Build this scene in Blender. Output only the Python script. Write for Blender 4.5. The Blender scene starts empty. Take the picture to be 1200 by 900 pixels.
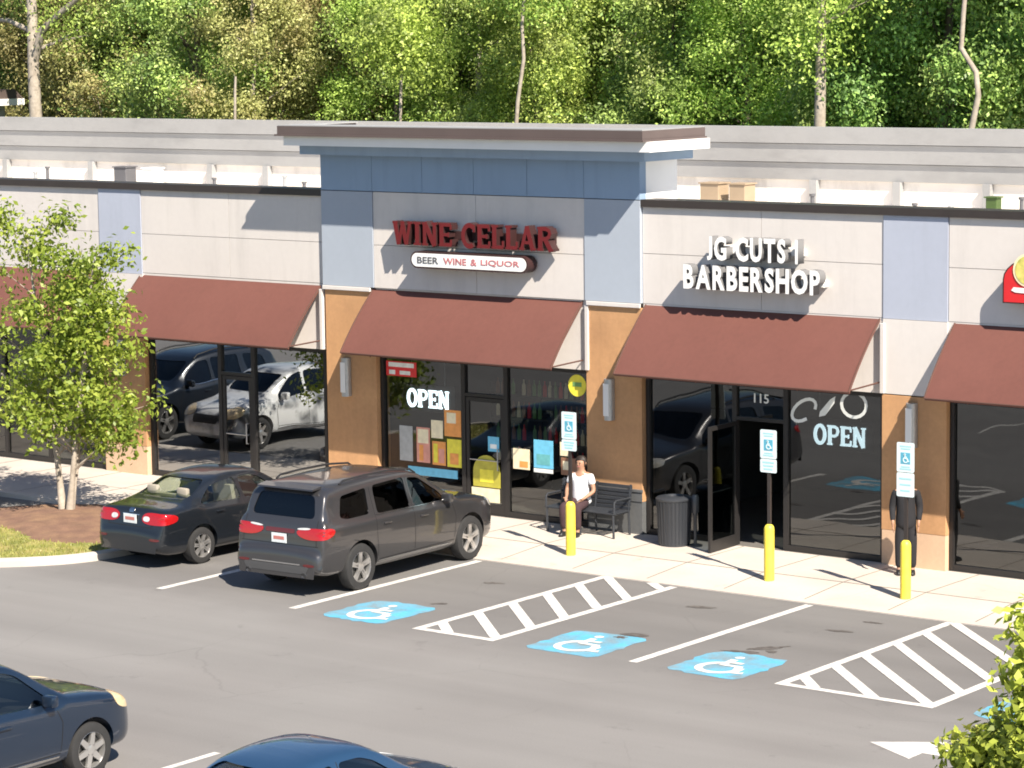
import bpy, bmesh, math, random
import numpy as np
from mathutils import Vector, Matrix
from mathutils.bvhtree import BVHTree

R = math.radians
scn = bpy.context.scene
col = scn.collection
rng = random.Random(7)

# ------------------------------------------------------------------ helpers
def link(o, parent=None):
    col.objects.link(o)
    if parent is not None:
        o.parent = parent
    return o

def tag(o, label=None, cat=None, group=None, kind=None):
    if label: o['label'] = label
    if cat: o['category'] = cat
    if group: o['group'] = group
    if kind: o['kind'] = kind
    return o

def empty(name, label, cat, loc=(0, 0, 0), rz=0.0, group=None):
    o = bpy.data.objects.new(name, None)
    o.empty_display_size = .3
    link(o); o.location = loc; o.rotation_euler = (0, 0, rz)
    return tag(o, label, cat, group)

class MB:
    """collects geometry for one mesh object"""
    def __init__(s): s.v = []; s.f = []; s.mi = []
    def add(s, vs, fs, mi=0):
        n = len(s.v); s.v += [tuple(p) for p in vs]
        s.f += [tuple(i + n for i in f) for f in fs]; s.mi += [mi] * len(fs); return s
    def box(s, x0, x1, y0, y1, z0, z1, mi=0):
        vs = [(x, y, z) for x in (x0, x1) for y in (y0, y1) for z in (z0, z1)]
        return s.add(vs, [(0, 1, 3, 2), (4, 6, 7, 5), (0, 4, 5, 1), (2, 3, 7, 6), (0, 2, 6, 4), (1, 5, 7, 3)], mi)
    def bbox(s, x0, x1, y0, y1, z0, z1, b=.01, mi=0):
        """box with chamfered edges"""
        bm = bmesh.new(); bmesh.ops.create_cube(bm, size=1)
        bmesh.ops.scale(bm, vec=(x1 - x0, y1 - y0, z1 - z0), verts=bm.verts)
        bmesh.ops.translate(bm, vec=((x0 + x1) / 2, (y0 + y1) / 2, (z0 + z1) / 2), verts=bm.verts)
        bmesh.ops.bevel(bm, geom=bm.edges[:], offset=b, segments=2, affect='EDGES', profile=.5)
        bm.verts.index_update()
        s.add([v.co[:] for v in bm.verts], [[v.index for v in f.verts] for f in bm.faces], mi); bm.free(); return s
    def prism(s, poly, axis, a, b, mi=0):
        """poly: list of 2d points in the plane across axis (the other two axes in xyz order)"""
        n = len(poly)
        def P(p, t):
            q = list(p); q.insert(axis, t); return tuple(q)
        vs = [P(p, a) for p in poly] + [P(p, b) for p in poly]
        fs = [tuple(range(n))[::-1], tuple(range(n, 2 * n))] + [(i, (i + 1) % n, n + (i + 1) % n, n + i) for i in range(n)]
        return s.add(vs, fs, mi)
    def tube(s, pts, rad, n=8, mi=0, caps=True):
        pts = [Vector(p) for p in pts]
        rads = rad if isinstance(rad, (list, tuple)) else [rad] * len(pts)
        base = len(s.v); prev = None
        for i, p in enumerate(pts):
            d = (pts[min(i + 1, len(pts) - 1)] - pts[max(i - 1, 0)]).normalized()
            if prev is None:
                a = d.orthogonal().normalized()
            else:
                a = (prev - d * prev.dot(d)).normalized()
            prev = a; b = d.cross(a)
            for k in range(n):
                t = 2 * math.pi * k / n
                s.v.append(tuple(p + (a * math.cos(t) + b * math.sin(t)) * rads[i]))
        for i in range(len(pts) - 1):
            for k in range(n):
                k2 = (k + 1) % n
                s.f.append((base + i * n + k, base + i * n + k2, base + (i + 1) * n + k2, base + (i + 1) * n + k)); s.mi.append(mi)
        if caps:
            s.f.append(tuple(base + k for k in range(n))[::-1]); s.mi.append(mi)
            e = base + (len(pts) - 1) * n
            s.f.append(tuple(e + k for k in range(n))); s.mi.append(mi)
        return s
    def lathe(s, prof, n=24, axis=2, o=(0, 0, 0), mi=0, caps=True):
        """prof: list of (r, h) along axis"""
        base = len(s.v); m = len(prof)
        for k in range(n):
            t = 2 * math.pi * k / n
            for r, h in prof:
                c, d = r * math.cos(t), r * math.sin(t)
                p = {2: (c, d, h), 0: (h, c, d), 1: (c, h, d)}[axis]
                s.v.append((p[0] + o[0], p[1] + o[1], p[2] + o[2]))
        for k in range(n):
            k2 = (k + 1) % n
            for j in range(m - 1):
                s.f.append((base + k * m + j, base + k2 * m + j, base + k2 * m + j + 1, base + k * m + j + 1)); s.mi.append(mi)
        for j in ((0, m - 1) if caps else ()):
            if prof[j][0] > 1e-6:
                s.f.append(tuple(base + k * m + j for k in range(n))); s.mi.append(mi)
        return s
    def mesh(s, name):
        me = bpy.data.meshes.new(name); me.from_pydata(s.v, [], s.f); me.update(); return me
    def build(s, name, mats, parent=None, smooth=None, loc=None, fix=True):
        me = s.mesh(name)
        if not isinstance(mats, (list, tuple)): mats = [mats]
        for m in mats: me.materials.append(m)
        me.polygons.foreach_set('material_index', s.mi)
        if fix:
            bm = bmesh.new(); bm.from_mesh(me)
            bmesh.ops.remove_doubles(bm, verts=bm.verts, dist=1e-5)
            bmesh.ops.recalc_face_normals(bm, faces=bm.faces); bm.to_mesh(me); bm.free()
        if smooth is not None:
            me.polygons.foreach_set('use_smooth', [True] * len(me.polygons))
            me.set_sharp_from_angle(angle=R(smooth))
        o = bpy.data.objects.new(name, me); link(o, parent)
        if loc is not None: o.location = loc
        return o

def chaikin(pts, it=2, closed=False):
    pts = [tuple(p) for p in pts]
    for _ in range(it):
        out = []
        n = len(pts)
        if not closed: out.append(pts[0])
        for i in range(n if closed else n - 1):
            a, b = pts[i], pts[(i + 1) % n]
            out.append(tuple(.75 * u + .25 * w for u, w in zip(a, b)))
            out.append(tuple(.25 * u + .75 * w for u, w in zip(a, b)))
        if not closed: out.append(pts[-1])
        pts = out
    return pts

# ------------------------------------------------------------------ materials
def mat(name, base, rough=.6, metal=0., var=.08, scale=2., var2=.0, scale2=30., bump=0., bscale=60., coat=0., spec=.5,
        tint=None, tfac=.0, tscale=1., emit=0., trange=(.38, .70)):
    m = bpy.data.materials.new(name); m.use_nodes = True
    nt = m.node_tree; N = nt.nodes; L = nt.links
    p = N['Principled BSDF']
    p.inputs['Roughness'].default_value = rough; p.inputs['Metallic'].default_value = metal
    p.inputs['Coat Weight'].default_value = coat; p.inputs['Coat Roughness'].default_value = .04
    p.inputs['Specular IOR Level'].default_value = spec
    tc = N.new('ShaderNodeTexCoord')
    def noise(sc, det=5, dist=0.):
        n = N.new('ShaderNodeTexNoise'); n.inputs['Scale'].default_value = sc; n.inputs['Detail'].default_value = det
        n.inputs['Distortion'].default_value = dist
        L.new(tc.outputs['Object'], n.inputs['Vector']); return n
    cur = N.new('ShaderNodeRGB'); cur.outputs[0].default_value = (*base, 1); out = cur.outputs[0]
    if tint is not None:
        n = noise(tscale, 6, .3); mr = N.new('ShaderNodeMapRange')
        mr.inputs['From Min'].default_value, mr.inputs['From Max'].default_value = trange
        mr.inputs['To Max'].default_value = tfac
        L.new(n.outputs['Fac'], mr.inputs['Value'])
        mx = N.new('ShaderNodeMix'); mx.data_type = 'RGBA'
        L.new(mr.outputs[0], mx.inputs['Factor']); L.new(out, mx.inputs['A']); mx.inputs['B'].default_value = (*tint, 1)
        out = mx.outputs['Result']
    for v, sc in ((var, scale), (var2, scale2)):
        if v > 0:
            n = noise(sc); mr = N.new('ShaderNodeMapRange')
            mr.inputs['From Min'].default_value = .25; mr.inputs['From Max'].default_value = .75
            mr.inputs['To Min'].default_value = 1 - v; mr.inputs['To Max'].default_value = 1 + v
            L.new(n.outputs['Fac'], mr.inputs['Value'])
            vm = N.new('ShaderNodeVectorMath'); vm.operation = 'SCALE'
            L.new(out, vm.inputs[0]); L.new(mr.outputs[0], vm.inputs['Scale']); out = vm.outputs[0]
    L.new(out, p.inputs['Base Color'])
    if emit:
        L.new(out, p.inputs['Emission Color']); p.inputs['Emission Strength'].default_value = emit
    if bump:
        n = noise(bscale, 4); b = N.new('ShaderNodeBump'); b.inputs['Strength'].default_value = bump; b.inputs['Distance'].default_value = .01
        L.new(n.outputs['Fac'], b.inputs['Height']); L.new(b.outputs[0], p.inputs['Normal'])
    m['out'] = 0
    return m

def glass_mat(name, tint, r0=.08, rough=.0, ripple=0.):
    """tinted pane: clear body, mirror-like surface that strengthens at grazing angles"""
    m = bpy.data.materials.new(name); m.use_nodes = True
    nt = m.node_tree; N = nt.nodes; L = nt.links; N.clear()
    o = N.new('ShaderNodeOutputMaterial'); mx = N.new('ShaderNodeMixShader')
    t = N.new('ShaderNodeBsdfTransparent'); t.inputs[0].default_value = (*tint, 1)
    g = N.new('ShaderNodeBsdfGlossy'); g.inputs['Roughness'].default_value = rough; g.inputs['Color'].default_value = (.93, .96, .98, 1)
    lw = N.new('ShaderNodeLayerWeight'); lw.inputs['Blend'].default_value = .5
    pw = N.new('ShaderNodeMath'); pw.operation = 'POWER'; pw.inputs[1].default_value = 5
    ma = N.new('ShaderNodeMath'); ma.operation = 'MULTIPLY_ADD'; ma.use_clamp = True; ma.inputs[1].default_value = 1 - r0; ma.inputs[2].default_value = r0
    L.new(lw.outputs['Facing'], pw.inputs[0]); L.new(pw.outputs[0], ma.inputs[0])
    L.new(ma.outputs[0], mx.inputs[0]); L.new(t.outputs[0], mx.inputs[1]); L.new(g.outputs[0], mx.inputs[2])
    if ripple:
        tc = N.new('ShaderNodeTexCoord'); n = N.new('ShaderNodeTexNoise'); n.inputs['Scale'].default_value = .8; n.inputs['Detail'].default_value = 1
        b = N.new('ShaderNodeBump'); b.inputs['Strength'].default_value = ripple; b.inputs['Distance'].default_value = .05
        L.new(tc.outputs['Object'], n.inputs['Vector']); L.new(n.outputs['Fac'], b.inputs['Height']); L.new(b.outputs[0], g.inputs['Normal'])
    L.new(mx.outputs[0], o.inputs[0]); return m

def leaf_mat(name, dark, mid, light, trans=.35, brown=None, bfac=.0):
    m = bpy.data.materials.new(name); m.use_nodes = True
    nt = m.node_tree; N = nt.nodes; L = nt.links; N.clear()
    o = N.new('ShaderNodeOutputMaterial')
    geo = N.new('ShaderNodeNewGeometry'); oi = N.new('ShaderNodeObjectInfo'); tc = N.new('ShaderNodeTexCoord')
    n = N.new('ShaderNodeTexNoise'); n.inputs['Scale'].default_value = .9; n.inputs['Detail'].default_value = 3
    L.new(tc.outputs['Object'], n.inputs['Vector'])
    a = N.new('ShaderNodeMath'); a.operation = 'MULTIPLY_ADD'
    L.new(geo.outputs['Random Per Island'], a.inputs[0]); a.inputs[1].default_value = .55; L.new(n.outputs['Fac'], a.inputs[2])
    cr = N.new('ShaderNodeValToRGB'); e = cr.color_ramp.elements
    e[0].position = .25; e[0].color = (*dark, 1); e[1].position = 1.05 if False else 1.; e[1].color = (*light, 1)
    k = e.new(.7); k.color = (*mid, 1)
    L.new(a.outputs[0], cr.inputs[0]); c = cr.outputs[0]
    hs = N.new('ShaderNodeHueSaturation'); hs.inputs['Saturation'].default_value = .96
    mr = N.new('ShaderNodeMapRange'); mr.inputs['To Min'].default_value = .475; mr.inputs['To Max'].default_value = .506
    L.new(oi.outputs['Random'], mr.inputs['Value']); L.new(mr.outputs[0], hs.inputs['Hue'])
    mr2 = N.new('ShaderNodeMapRange'); mr2.inputs['To Min'].default_value = .7; mr2.inputs['To Max'].default_value = 1.25
    ml = N.new('ShaderNodeMath'); ml.operation = 'MULTIPLY'; ml.inputs[1].default_value = 7.31
    fr = N.new('ShaderNodeMath'); fr.operation = 'FRACT'
    L.new(oi.outputs['Random'], ml.inputs[0]); L.new(ml.outputs[0], fr.inputs[0]); L.new(fr.outputs[0], mr2.inputs['Value'])
    L.new(mr2.outputs[0], hs.inputs['Value']); L.new(c, hs.inputs['Color']); c = hs.outputs[0]
    if brown:
        n2 = N.new('ShaderNodeTexNoise'); n2.inputs['Scale'].default_value = .5; n2.inputs['Detail'].default_value = 4
        L.new(tc.outputs['Object'], n2.inputs['Vector'])
        mr3 = N.new('ShaderNodeMapRange'); mr3.inputs['From Min'].default_value = .5; mr3.inputs['From Max'].default_value = .62; mr3.inputs['To Max'].default_value = bfac
        L.new(n2.outputs['Fac'], mr3.inputs['Value'])
        mx = N.new('ShaderNodeMix'); mx.data_type = 'RGBA'; L.new(mr3.outputs[0], mx.inputs['Factor']); L.new(c, mx.inputs['A']); mx.inputs['B'].default_value = (*brown, 1)
        c = mx.outputs['Result']
    d = N.new('ShaderNodeBsdfPrincipled'); d.inputs['Roughness'].default_value = .45; d.inputs['Specular IOR Level'].default_value = .4
    t = N.new('ShaderNodeBsdfTranslucent'); ms = N.new('ShaderNodeMixShader'); ms.inputs[0].default_value = trans
    L.new(c, d.inputs['Base Color']); L.new(c, t.inputs['Color'])
    L.new(d.outputs[0], ms.inputs[1]); L.new(t.outputs[0], ms.inputs[2]); L.new(ms.outputs[0], o.inputs[0]); return m

def paint(name, c, metal=.35, rough=.32):
    return mat(name, c, rough=rough, metal=metal, var=.03, scale=1.5, coat=1.0)

M = {}
def streaks(m, dark=.80, sx=2.2, sz=.25, lo=.50, hi=.72):
    nt_ = m.node_tree; N = nt_.nodes; L = nt_.links; p = N['Principled BSDF']; src = p.inputs['Base Color'].links[0].from_socket
    tc = N.new('ShaderNodeTexCoord'); mp = N.new('ShaderNodeMapping'); mp.inputs['Scale'].default_value = (sx, sx, sz); L.new(tc.outputs['Object'], mp.inputs['Vector'])
    n = N.new('ShaderNodeTexNoise'); n.inputs['Scale'].default_value = 1.; n.inputs['Detail'].default_value = 7; n.inputs['Roughness'].default_value = .65; L.new(mp.outputs[0], n.inputs['Vector'])
    mr = N.new('ShaderNodeMapRange'); mr.inputs['From Min'].default_value = lo; mr.inputs['From Max'].default_value = hi; mr.inputs['To Min'].default_value = 1; mr.inputs['To Max'].default_value = dark; L.new(n.outputs['Fac'], mr.inputs['Value'])
    vm = N.new('ShaderNodeVectorMath'); vm.operation = 'SCALE'; L.new(src, vm.inputs[0]); L.new(mr.outputs[0], vm.inputs['Scale']); L.new(vm.outputs[0], p.inputs['Base Color'])
M['cream'] = mat('cream_stucco', (.615, .58, .555), .9, var=.03, scale=.7, var2=.02, scale2=9, bump=.15, bscale=90, tint=(.555, .525, .51), tfac=.25, tscale=.9)
M['blue'] = mat('blue_grey_stucco', (.385, .42, .51), .9, var=.03, scale=.8, var2=.02, scale2=9, bump=.15, bscale=90)
M['shadedblue'] = mat('shaded_blue_stucco', (.25, .345, .475), .9, var=.04, scale=.8, bump=.15, bscale=90)  # same blue-grey paint, with the cornice's shade put into the colour
M['towerblue'] = mat('tower_strip_stucco', (.35, .395, .465), .9, var=.03, scale=.8, var2=.02, scale2=9, bump=.15, bscale=90)  # strip paint darkened slightly, part of the cap's shade mixed into it
M['orange'] = mat('tan_brick', (.50, .28, .135), .9, var=.10, scale=1.2, var2=.06, scale2=14, bump=.3, bscale=40, tint=(.41, .22, .11), tfac=.5, tscale=1.5)
M['palebase'] = mat('pale_pier_base', (.58, .40, .27), .9, var=.08, scale=2, var2=.05, scale2=18, bump=.2)  # lower part of the piers, paler than the brick above
M['slate'] = mat('dark_slate_base', (.10, .105, .11), .7, var=.1, scale=2, var2=.1, scale2=15)
M['awning'] = mat('maroon_canvas', (.132, .048, .037), .85, var=.04, scale=.8, var2=.05, scale2=12, tint=(.148, .058, .045), tfac=.4, tscale=.7, bump=.05)
M['awnedge'] = mat('dark_canvas_edge', (.09, .04, .03), .8)
M['white'] = mat('white_paint', (.80, .79, .77), .6, var=.04, scale=2)
M['tpo'] = mat('white_roof_sheet', (.86, .82, .77), .7, var=.04, scale=.6, tint=(.58, .50, .44), tfac=.45, tscale=.5)
M['grey_metal'] = mat('grey_metal_fascia', (.34, .34, .342), .55, metal=.1, var=.04, scale=.5, var2=.03, scale2=5)
M['dark_metal'] = mat('dark_bronze_metal', (.035, .028, .026), .45, var=.1, scale=3)
M['cap'] = mat('brown_metal_cap', (.10, .075, .07), .45, var=.08, scale=2)
M['alum'] = mat('dark_window_frame', (.03, .028, .028), .4, metal=.3)
M['steel'] = mat('galvanised_steel', (.45, .46, .47), .4, metal=.7, var=.08, scale=12)
M['asphalt'] = mat('asphalt', (.198, .192, .188), .92, var=.05, scale=.35, var2=.08, scale2=45, bump=.35, bscale=120, tint=(.165, .155, .151), tfac=.7, tscale=.16)
def wear(m, crack=.88, streak=.08, bays=None):
    nt_ = m.node_tree; N = nt_.nodes; L = nt_.links; p = N['Principled BSDF']; src = p.inputs['Base Color'].links[0].from_socket
    tc = N.new('ShaderNodeTexCoord'); wn = N.new('ShaderNodeTexNoise'); wn.inputs['Scale'].default_value = .9; wn.inputs['Detail'].default_value = 6
    mx = N.new('ShaderNodeMix'); mx.data_type = 'VECTOR'; mx.inputs['Factor'].default_value = .35
    L.new(tc.outputs['Object'], wn.inputs['Vector']); L.new(tc.outputs['Object'], mx.inputs['A']); L.new(wn.outputs['Color'], mx.inputs['B'])
    vo = N.new('ShaderNodeTexVoronoi'); vo.feature = 'DISTANCE_TO_EDGE'; vo.inputs['Scale'].default_value = .33; L.new(mx.outputs['Result'], vo.inputs['Vector'])
    mr = N.new('ShaderNodeMapRange'); mr.inputs['From Max'].default_value = .004; mr.inputs['To Min'].default_value = crack; mr.inputs['To Max'].default_value = 1.; L.new(vo.outputs['Distance'], mr.inputs['Value'])
    mk = N.new('ShaderNodeTexNoise'); mk.inputs['Scale'].default_value = .22; L.new(tc.outputs['Object'], mk.inputs['Vector'])
    mm = N.new('ShaderNodeMapRange'); mm.inputs['From Min'].default_value = .48; mm.inputs['From Max'].default_value = .56; L.new(mk.outputs['Fac'], mm.inputs['Value'])
    m1 = N.new('ShaderNodeMix'); m1.data_type = 'FLOAT'; m1.inputs['A'].default_value = 1.; L.new(mm.outputs[0], m1.inputs['Factor']); L.new(mr.outputs[0], m1.inputs['B'])
    mp = N.new('ShaderNodeMapping'); mp.inputs['Scale'].default_value = (.05, 1.1, 1); L.new(tc.outputs['Object'], mp.inputs['Vector'])
    sn = N.new('ShaderNodeTexNoise'); sn.inputs['Scale'].default_value = 1.; sn.inputs['Detail'].default_value = 5; L.new(mp.outputs[0], sn.inputs['Vector'])
    ms = N.new('ShaderNodeMapRange'); ms.inputs['From Min'].default_value = .3; ms.inputs['From Max'].default_value = .7; ms.inputs['To Min'].default_value = 1 - streak; ms.inputs['To Max'].default_value = 1 + streak; L.new(sn.outputs['Fac'], ms.inputs['Value'])
    sp = N.new('ShaderNodeTexNoise'); sp.inputs['Scale'].default_value = 1.3; sp.inputs['Detail'].default_value = 8; sp.inputs['Roughness'].default_value = .75; L.new(tc.outputs['Object'], sp.inputs['Vector'])
    mq = N.new('ShaderNodeMapRange'); mq.inputs['From Min'].default_value = .60; mq.inputs['From Max'].default_value = .72; mq.inputs['To Min'].default_value = 1; mq.inputs['To Max'].default_value = .72; L.new(sp.outputs['Fac'], mq.inputs['Value'])
    k1 = N.new('ShaderNodeMath'); k1.operation = 'MULTIPLY'; L.new(m1.outputs['Result'], k1.inputs[0]); L.new(ms.outputs[0], k1.inputs[1])
    k2 = N.new('ShaderNodeMath'); k2.operation = 'MULTIPLY'; L.new(k1.outputs[0], k2.inputs[0]); L.new(mq.outputs[0], k2.inputs[1])
    if bays:      # older, dirtier paving in the bays
        sx = N.new('ShaderNodeSeparateXYZ'); L.new(tc.outputs['Object'], sx.inputs[0])
        ad = N.new('ShaderNodeMath'); ad.operation = 'MULTIPLY_ADD'; L.new(wn.outputs['Fac'], ad.inputs[0]); ad.inputs[1].default_value = 1.8; L.new(sx.outputs['Y'], ad.inputs[2])
        mb_ = N.new('ShaderNodeMapRange'); mb_.inputs['From Min'].default_value = -8.0; mb_.inputs['From Max'].default_value = -6.4; mb_.inputs['To Min'].default_value = 1; mb_.inputs['To Max'].default_value = bays; L.new(ad.outputs[0], mb_.inputs['Value'])
        k3 = N.new('ShaderNodeMath'); k3.operation = 'MULTIPLY'; L.new(k2.outputs[0], k3.inputs[0]); L.new(mb_.outputs[0], k3.inputs[1]); k2 = k3
    vm = N.new('ShaderNodeVectorMath'); vm.operation = 'SCALE'; L.new(src, vm.inputs[0]); L.new(k2.outputs[0], vm.inputs['Scale']); L.new(vm.outputs[0], p.inputs['Base Color'])
M['concrete'] = mat('concrete', (.51, .46, .41), .92, var=.06, scale=.9, var2=.04, scale2=25, bump=.2, bscale=90, tint=(.42, .37, .34), tfac=.45, tscale=.7)
wear(M['asphalt'], bays=.80); wear(M['concrete'], .9, .05)
M['stripe'] = mat('white_road_paint', (.62, .60, .57), .8, var=.07, scale=3, var2=.10, scale2=30, tint=(.32, .30, .29), tfac=.55, tscale=7)
M['bluepaint'] = mat('blue_road_paint', (.09, .37, .54), .8, var=.10, scale=3, var2=.12, scale2=25, tint=(.18, .22, .24), tfac=1.0, tscale=2.2)
M['stain'] = mat('oil_stain', (.07, .06, .055), .7, var=.2, scale=6, tint=(.15, .14, .13), tfac=.9, tscale=5)
M['soil'] = mat('forest_floor', (.07, .06, .03), .95, var=.2, scale=1, tint=(.05, .07, .02), tfac=.8, tscale=.5)
M['mulch'] = mat('bark_mulch', (.17, .095, .065), .95, var=.15, scale=4, var2=.25, scale2=40, bump=.8, bscale=50, tint=(.23, .14, .08), tfac=.8, tscale=2)
M['turf'] = mat('short_turf', (.20, .21, .05), .95, var=.2, scale=4, var2=.25, scale2=45, bump=.8, bscale=60, tint=(.33, .26, .10), tfac=.8, tscale=2)
M['grass'] = leaf_mat('grass_blade', (.10, .13, .02), (.22, .24, .05), (.34, .33, .09), .2)
M['yellow'] = mat('yellow_bollard_paint', (.80, .64, .06), .45, var=.08, scale=6, tint=(.70, .56, .10), tfac=.5, tscale=9)
M['sign'] = mat('pale_sign_face', (.68, .80, .83), .35, var=.02)
M['signblue'] = mat('sign_blue', (.10, .38, .52), .4)
M['signtext'] = mat('sign_green_print', (.35, .62, .66), .4)
M['black'] = mat('black_plastic', (.018, .018, .02), .45)
M['bench'] = mat('dark_bench_metal', (.05, .055, .065), .4, metal=.3, var=.1)
M['rubber'] = mat('tyre_rubber', (.022, .022, .023), .8, var=.15, scale=8)
M['lampdark'] = mat('dark_red_lens', (.09, .008, .010), .15, coat=.8)
M['rim'] = mat('alloy_rim', (.58, .57, .56), .28, metal=.8, var=.04)
M['brake'] = mat('brake_dark', (.04, .04, .04), .6, metal=.4)
M['lampred'] = mat('red_lamp_lens', (.34, .008, .010), .12, var=.06, scale=25, coat=.8)
M['lampclear'] = mat('clear_lamp_lens', (.75, .74, .70), .1, metal=.35, coat=.8, var=.1, scale=20)
M['lampamber'] = mat('yellowed_lamp_lens', (.70, .55, .33), .15, metal=.15, coat=.7, var=.08, scale=20)
M['chrome'] = mat('chrome_trim', (.62, .62, .62), .15, metal=1.)
M['plate'] = mat('licence_plate', (.62, .66, .68), .4, var=.12, scale=18)
M['plateprint'] = mat('plate_print', (.45, .16, .14), .5)
M['seat'] = mat('car_seat_fabric', (.30, .27, .22), .9)
M['seatdark'] = mat('dark_seat_fabric', (.05, .05, .05), .9)
M['gap'] = mat('panel_gap', (.006, .006, .007), .8)
M['cladding'] = mat('grey_cladding', (.06, .06, .063), .6)
for k_, a_ in (('cream', (.90, 2.5, .3)), ('blue', (.92, 2.5, .3)), ('shadedblue', (.9, 2.5, .3)), ('awning', (.93, 3.5, .5)), ('orange', (.88, 3, .4)), ('tpo', (.72, 1.5, .6)), ('grey_metal', (.86, .8, 2.))): streaks(M[k_], *a_)
M['glassmirror'] = glass_mat('reflective_shop_glass', (.25, .28, .28), .40, .012, .12)
M['glassshop'] = glass_mat('tinted_shop_glass', (.45, .48, .47), .11, .015, .12)
M['glassfilm'] = glass_mat('filmed_shop_glass', (.14, .16, .16), .115, .015, .15)
M['glassgreen'] = glass_mat('pale_car_glass', (.74, .80, .74), .10)
M['glassdark'] = glass_mat('privacy_glass', (.07, .075, .08), .06)
M['glassmid'] = glass_mat('smoked_car_glass', (.35, .38, .38), .09)
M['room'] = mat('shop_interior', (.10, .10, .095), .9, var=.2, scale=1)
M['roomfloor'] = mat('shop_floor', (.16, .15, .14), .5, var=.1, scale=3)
M['lit'] = mat('led_white', (.80, .93, 1.0), .5, emit=2.6)
M['litsoft'] = mat('vinyl_white', (.55, .57, .56), .5, emit=.10)  # plain vinyl with a faint glow added, not a lamp
M['tube'] = mat('lamp_tube', (1, .98, .94), .5, emit=1.6)
M['letterred'] = mat('dark_red_letter', (.13, .008, .011), .35, var=.06)
M['letterside'] = mat('dark_letter_return', (.04, .016, .016), .5)
M['letterreturn'] = mat('grey_letter_return', (.16, .16, .165), .5)
M['letterwhite'] = mat('white_letter', (.84, .84, .83), .4, var=.03)
M['signred'] = mat('red_sign_face', (.60, .02, .025), .35)
M['textgrey'] = mat('grey_print', (.10, .10, .11), .5)
M['textpink'] = mat('faded_red_print', (.50, .16, .17), .5)
M['bark'] = mat('brown_bark', (.14, .11, .085), .95, var=.2, scale=3, var2=.2, scale2=20, bump=.5, bscale=25)
M['palebark'] = mat('pale_bark', (.42, .37, .31), .9, var=.15, scale=3, var2=.15, scale2=14, bump=.4, bscale=20, tint=(.20, .165, .13), tfac=.8, tscale=3)
M['leafA'] = leaf_mat('leaf_mid_green', (0.084, 0.149, 0.040), (0.226, 0.380, 0.074), (0.546, 0.760, 0.161), .35, (0.377, 0.344, 0.174), .3)
M['leafB'] = leaf_mat('leaf_yellow_green', (0.095, 0.169, 0.030), (0.270, 0.428, 0.069), (0.541, 0.763, 0.154), .38, (0.270, 0.280, 0.135), .3)
M['leafC'] = leaf_mat('leaf_dark_green', (0.060, 0.126, 0.043), (0.181, 0.332, 0.079), (0.469, 0.730, 0.166), .3, (0.552, 0.498, 0.213), .3)
M['leafD'] = leaf_mat('leaf_olive_brown', (0.135, 0.146, 0.050), (0.320, 0.331, 0.107), (0.555, 0.565, 0.212), .35, (0.455, 0.351, 0.177), .5)
M['leafE'] = leaf_mat('leaf_bright', (0.081, 0.135, 0.014), (0.194, 0.279, 0.028), (0.340, 0.415, 0.057), .4)
M['leafF'] = leaf_mat('leaf_bright_with_brown', (0.116, 0.165, 0.021), (0.277, 0.371, 0.041), (0.508, 0.605, 0.083), .4, (0.231, 0.124, 0.083), .8)
M['skin'] = mat('skin', (.36, .20, .13), .55)
M['hair'] = mat('dark_hair', (.02, .014, .011), .6)
M['shirtwhite'] = mat('white_shirt', (.72, .74, .77), .9, var=.05, scale=8)
M['clothblack'] = mat('black_cloth', (.014, .014, .017), .9, var=.2, scale=8)
M['clothmaroon'] = mat('dark_maroon_cloth', (.05, .025, .03), .9, var=.2, scale=8)

# ------------------------------------------------------------------ world, sun, camera
SUN = Vector((2.2, -1.12, 2.4)).normalized()          # towards the sun
elev = math.asin(SUN.z); azim = math.atan2(SUN.x, SUN.y)
w = bpy.data.worlds.new('World'); scn.world = w; w.use_nodes = True
nt = w.node_tree; bg = nt.nodes['Background']; sky = nt.nodes.new('ShaderNodeTexSky'); sky.sky_type = 'NISHITA'
sky.sun_disc = False; sky.sun_elevation = elev; sky.sun_rotation = azim; sky.air_density = 1.0; sky.dust_density = .3; sky.ozone_density = 3.0
nt.links.new(sky.outputs[0], bg.inputs[0]); bg.inputs[1].default_value = .064
sl = bpy.data.lights.new('sun', 'SUN'); sl.energy = 5.0; sl.angle = R(.53); sl.color = (1., .905, .77)
so = bpy.data.objects.new('sun', sl); link(so); so.location = (30, -30, 60)
so.rotation_euler = SUN.to_track_quat('Z', 'Y').to_euler()

f_px, yaw, pit, rol = 3267.35, .656160, .125635, -.0127296
fw = Vector((-math.sin(yaw) * math.cos(pit), math.cos(yaw) * math.cos(pit), -math.sin(pit)))
rt = Vector((math.cos(yaw), math.sin(yaw), 0)); up = rt.cross(fw)
r2 = rt * math.cos(rol) + up * math.sin(rol); u2 = -rt * math.sin(rol) + up * math.cos(rol)
cam = bpy.data.cameras.new('camera'); cam.sensor_width = 36; cam.lens = f_px / 1200 * 36
cam.clip_start = .5; cam.clip_end = 2000
co = bpy.data.objects.new('camera', cam); link(co)
CAM = Vector((35.443773, -40.190707, 9.013321))
m3 = Matrix((r2, u2, -fw)).transposed(); co.matrix_world = Matrix.Translation(CAM) @ m3.to_4x4()
scn.camera = co
vs = scn.view_settings; vs.view_transform = 'Standard'; vs.look = 'None'; vs.exposure = 1.1; vs.gamma = 1; vs.use_curve_mapping = False
scn.render.engine = 'CYCLES'; scn.cycles.use_denoising = True
scn.cycles.filter_width = 1.8; scn.cycles.max_bounces = 8; scn.cycles.transparent_max_bounces = 16; scn.cycles.glossy_bounces = 4

# ------------------------------------------------------------------ setting: ground, lot, sidewalk
def structure(mb, name, m, **k):
    return tag(mb.build(name, m, **k), kind='structure')

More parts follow.
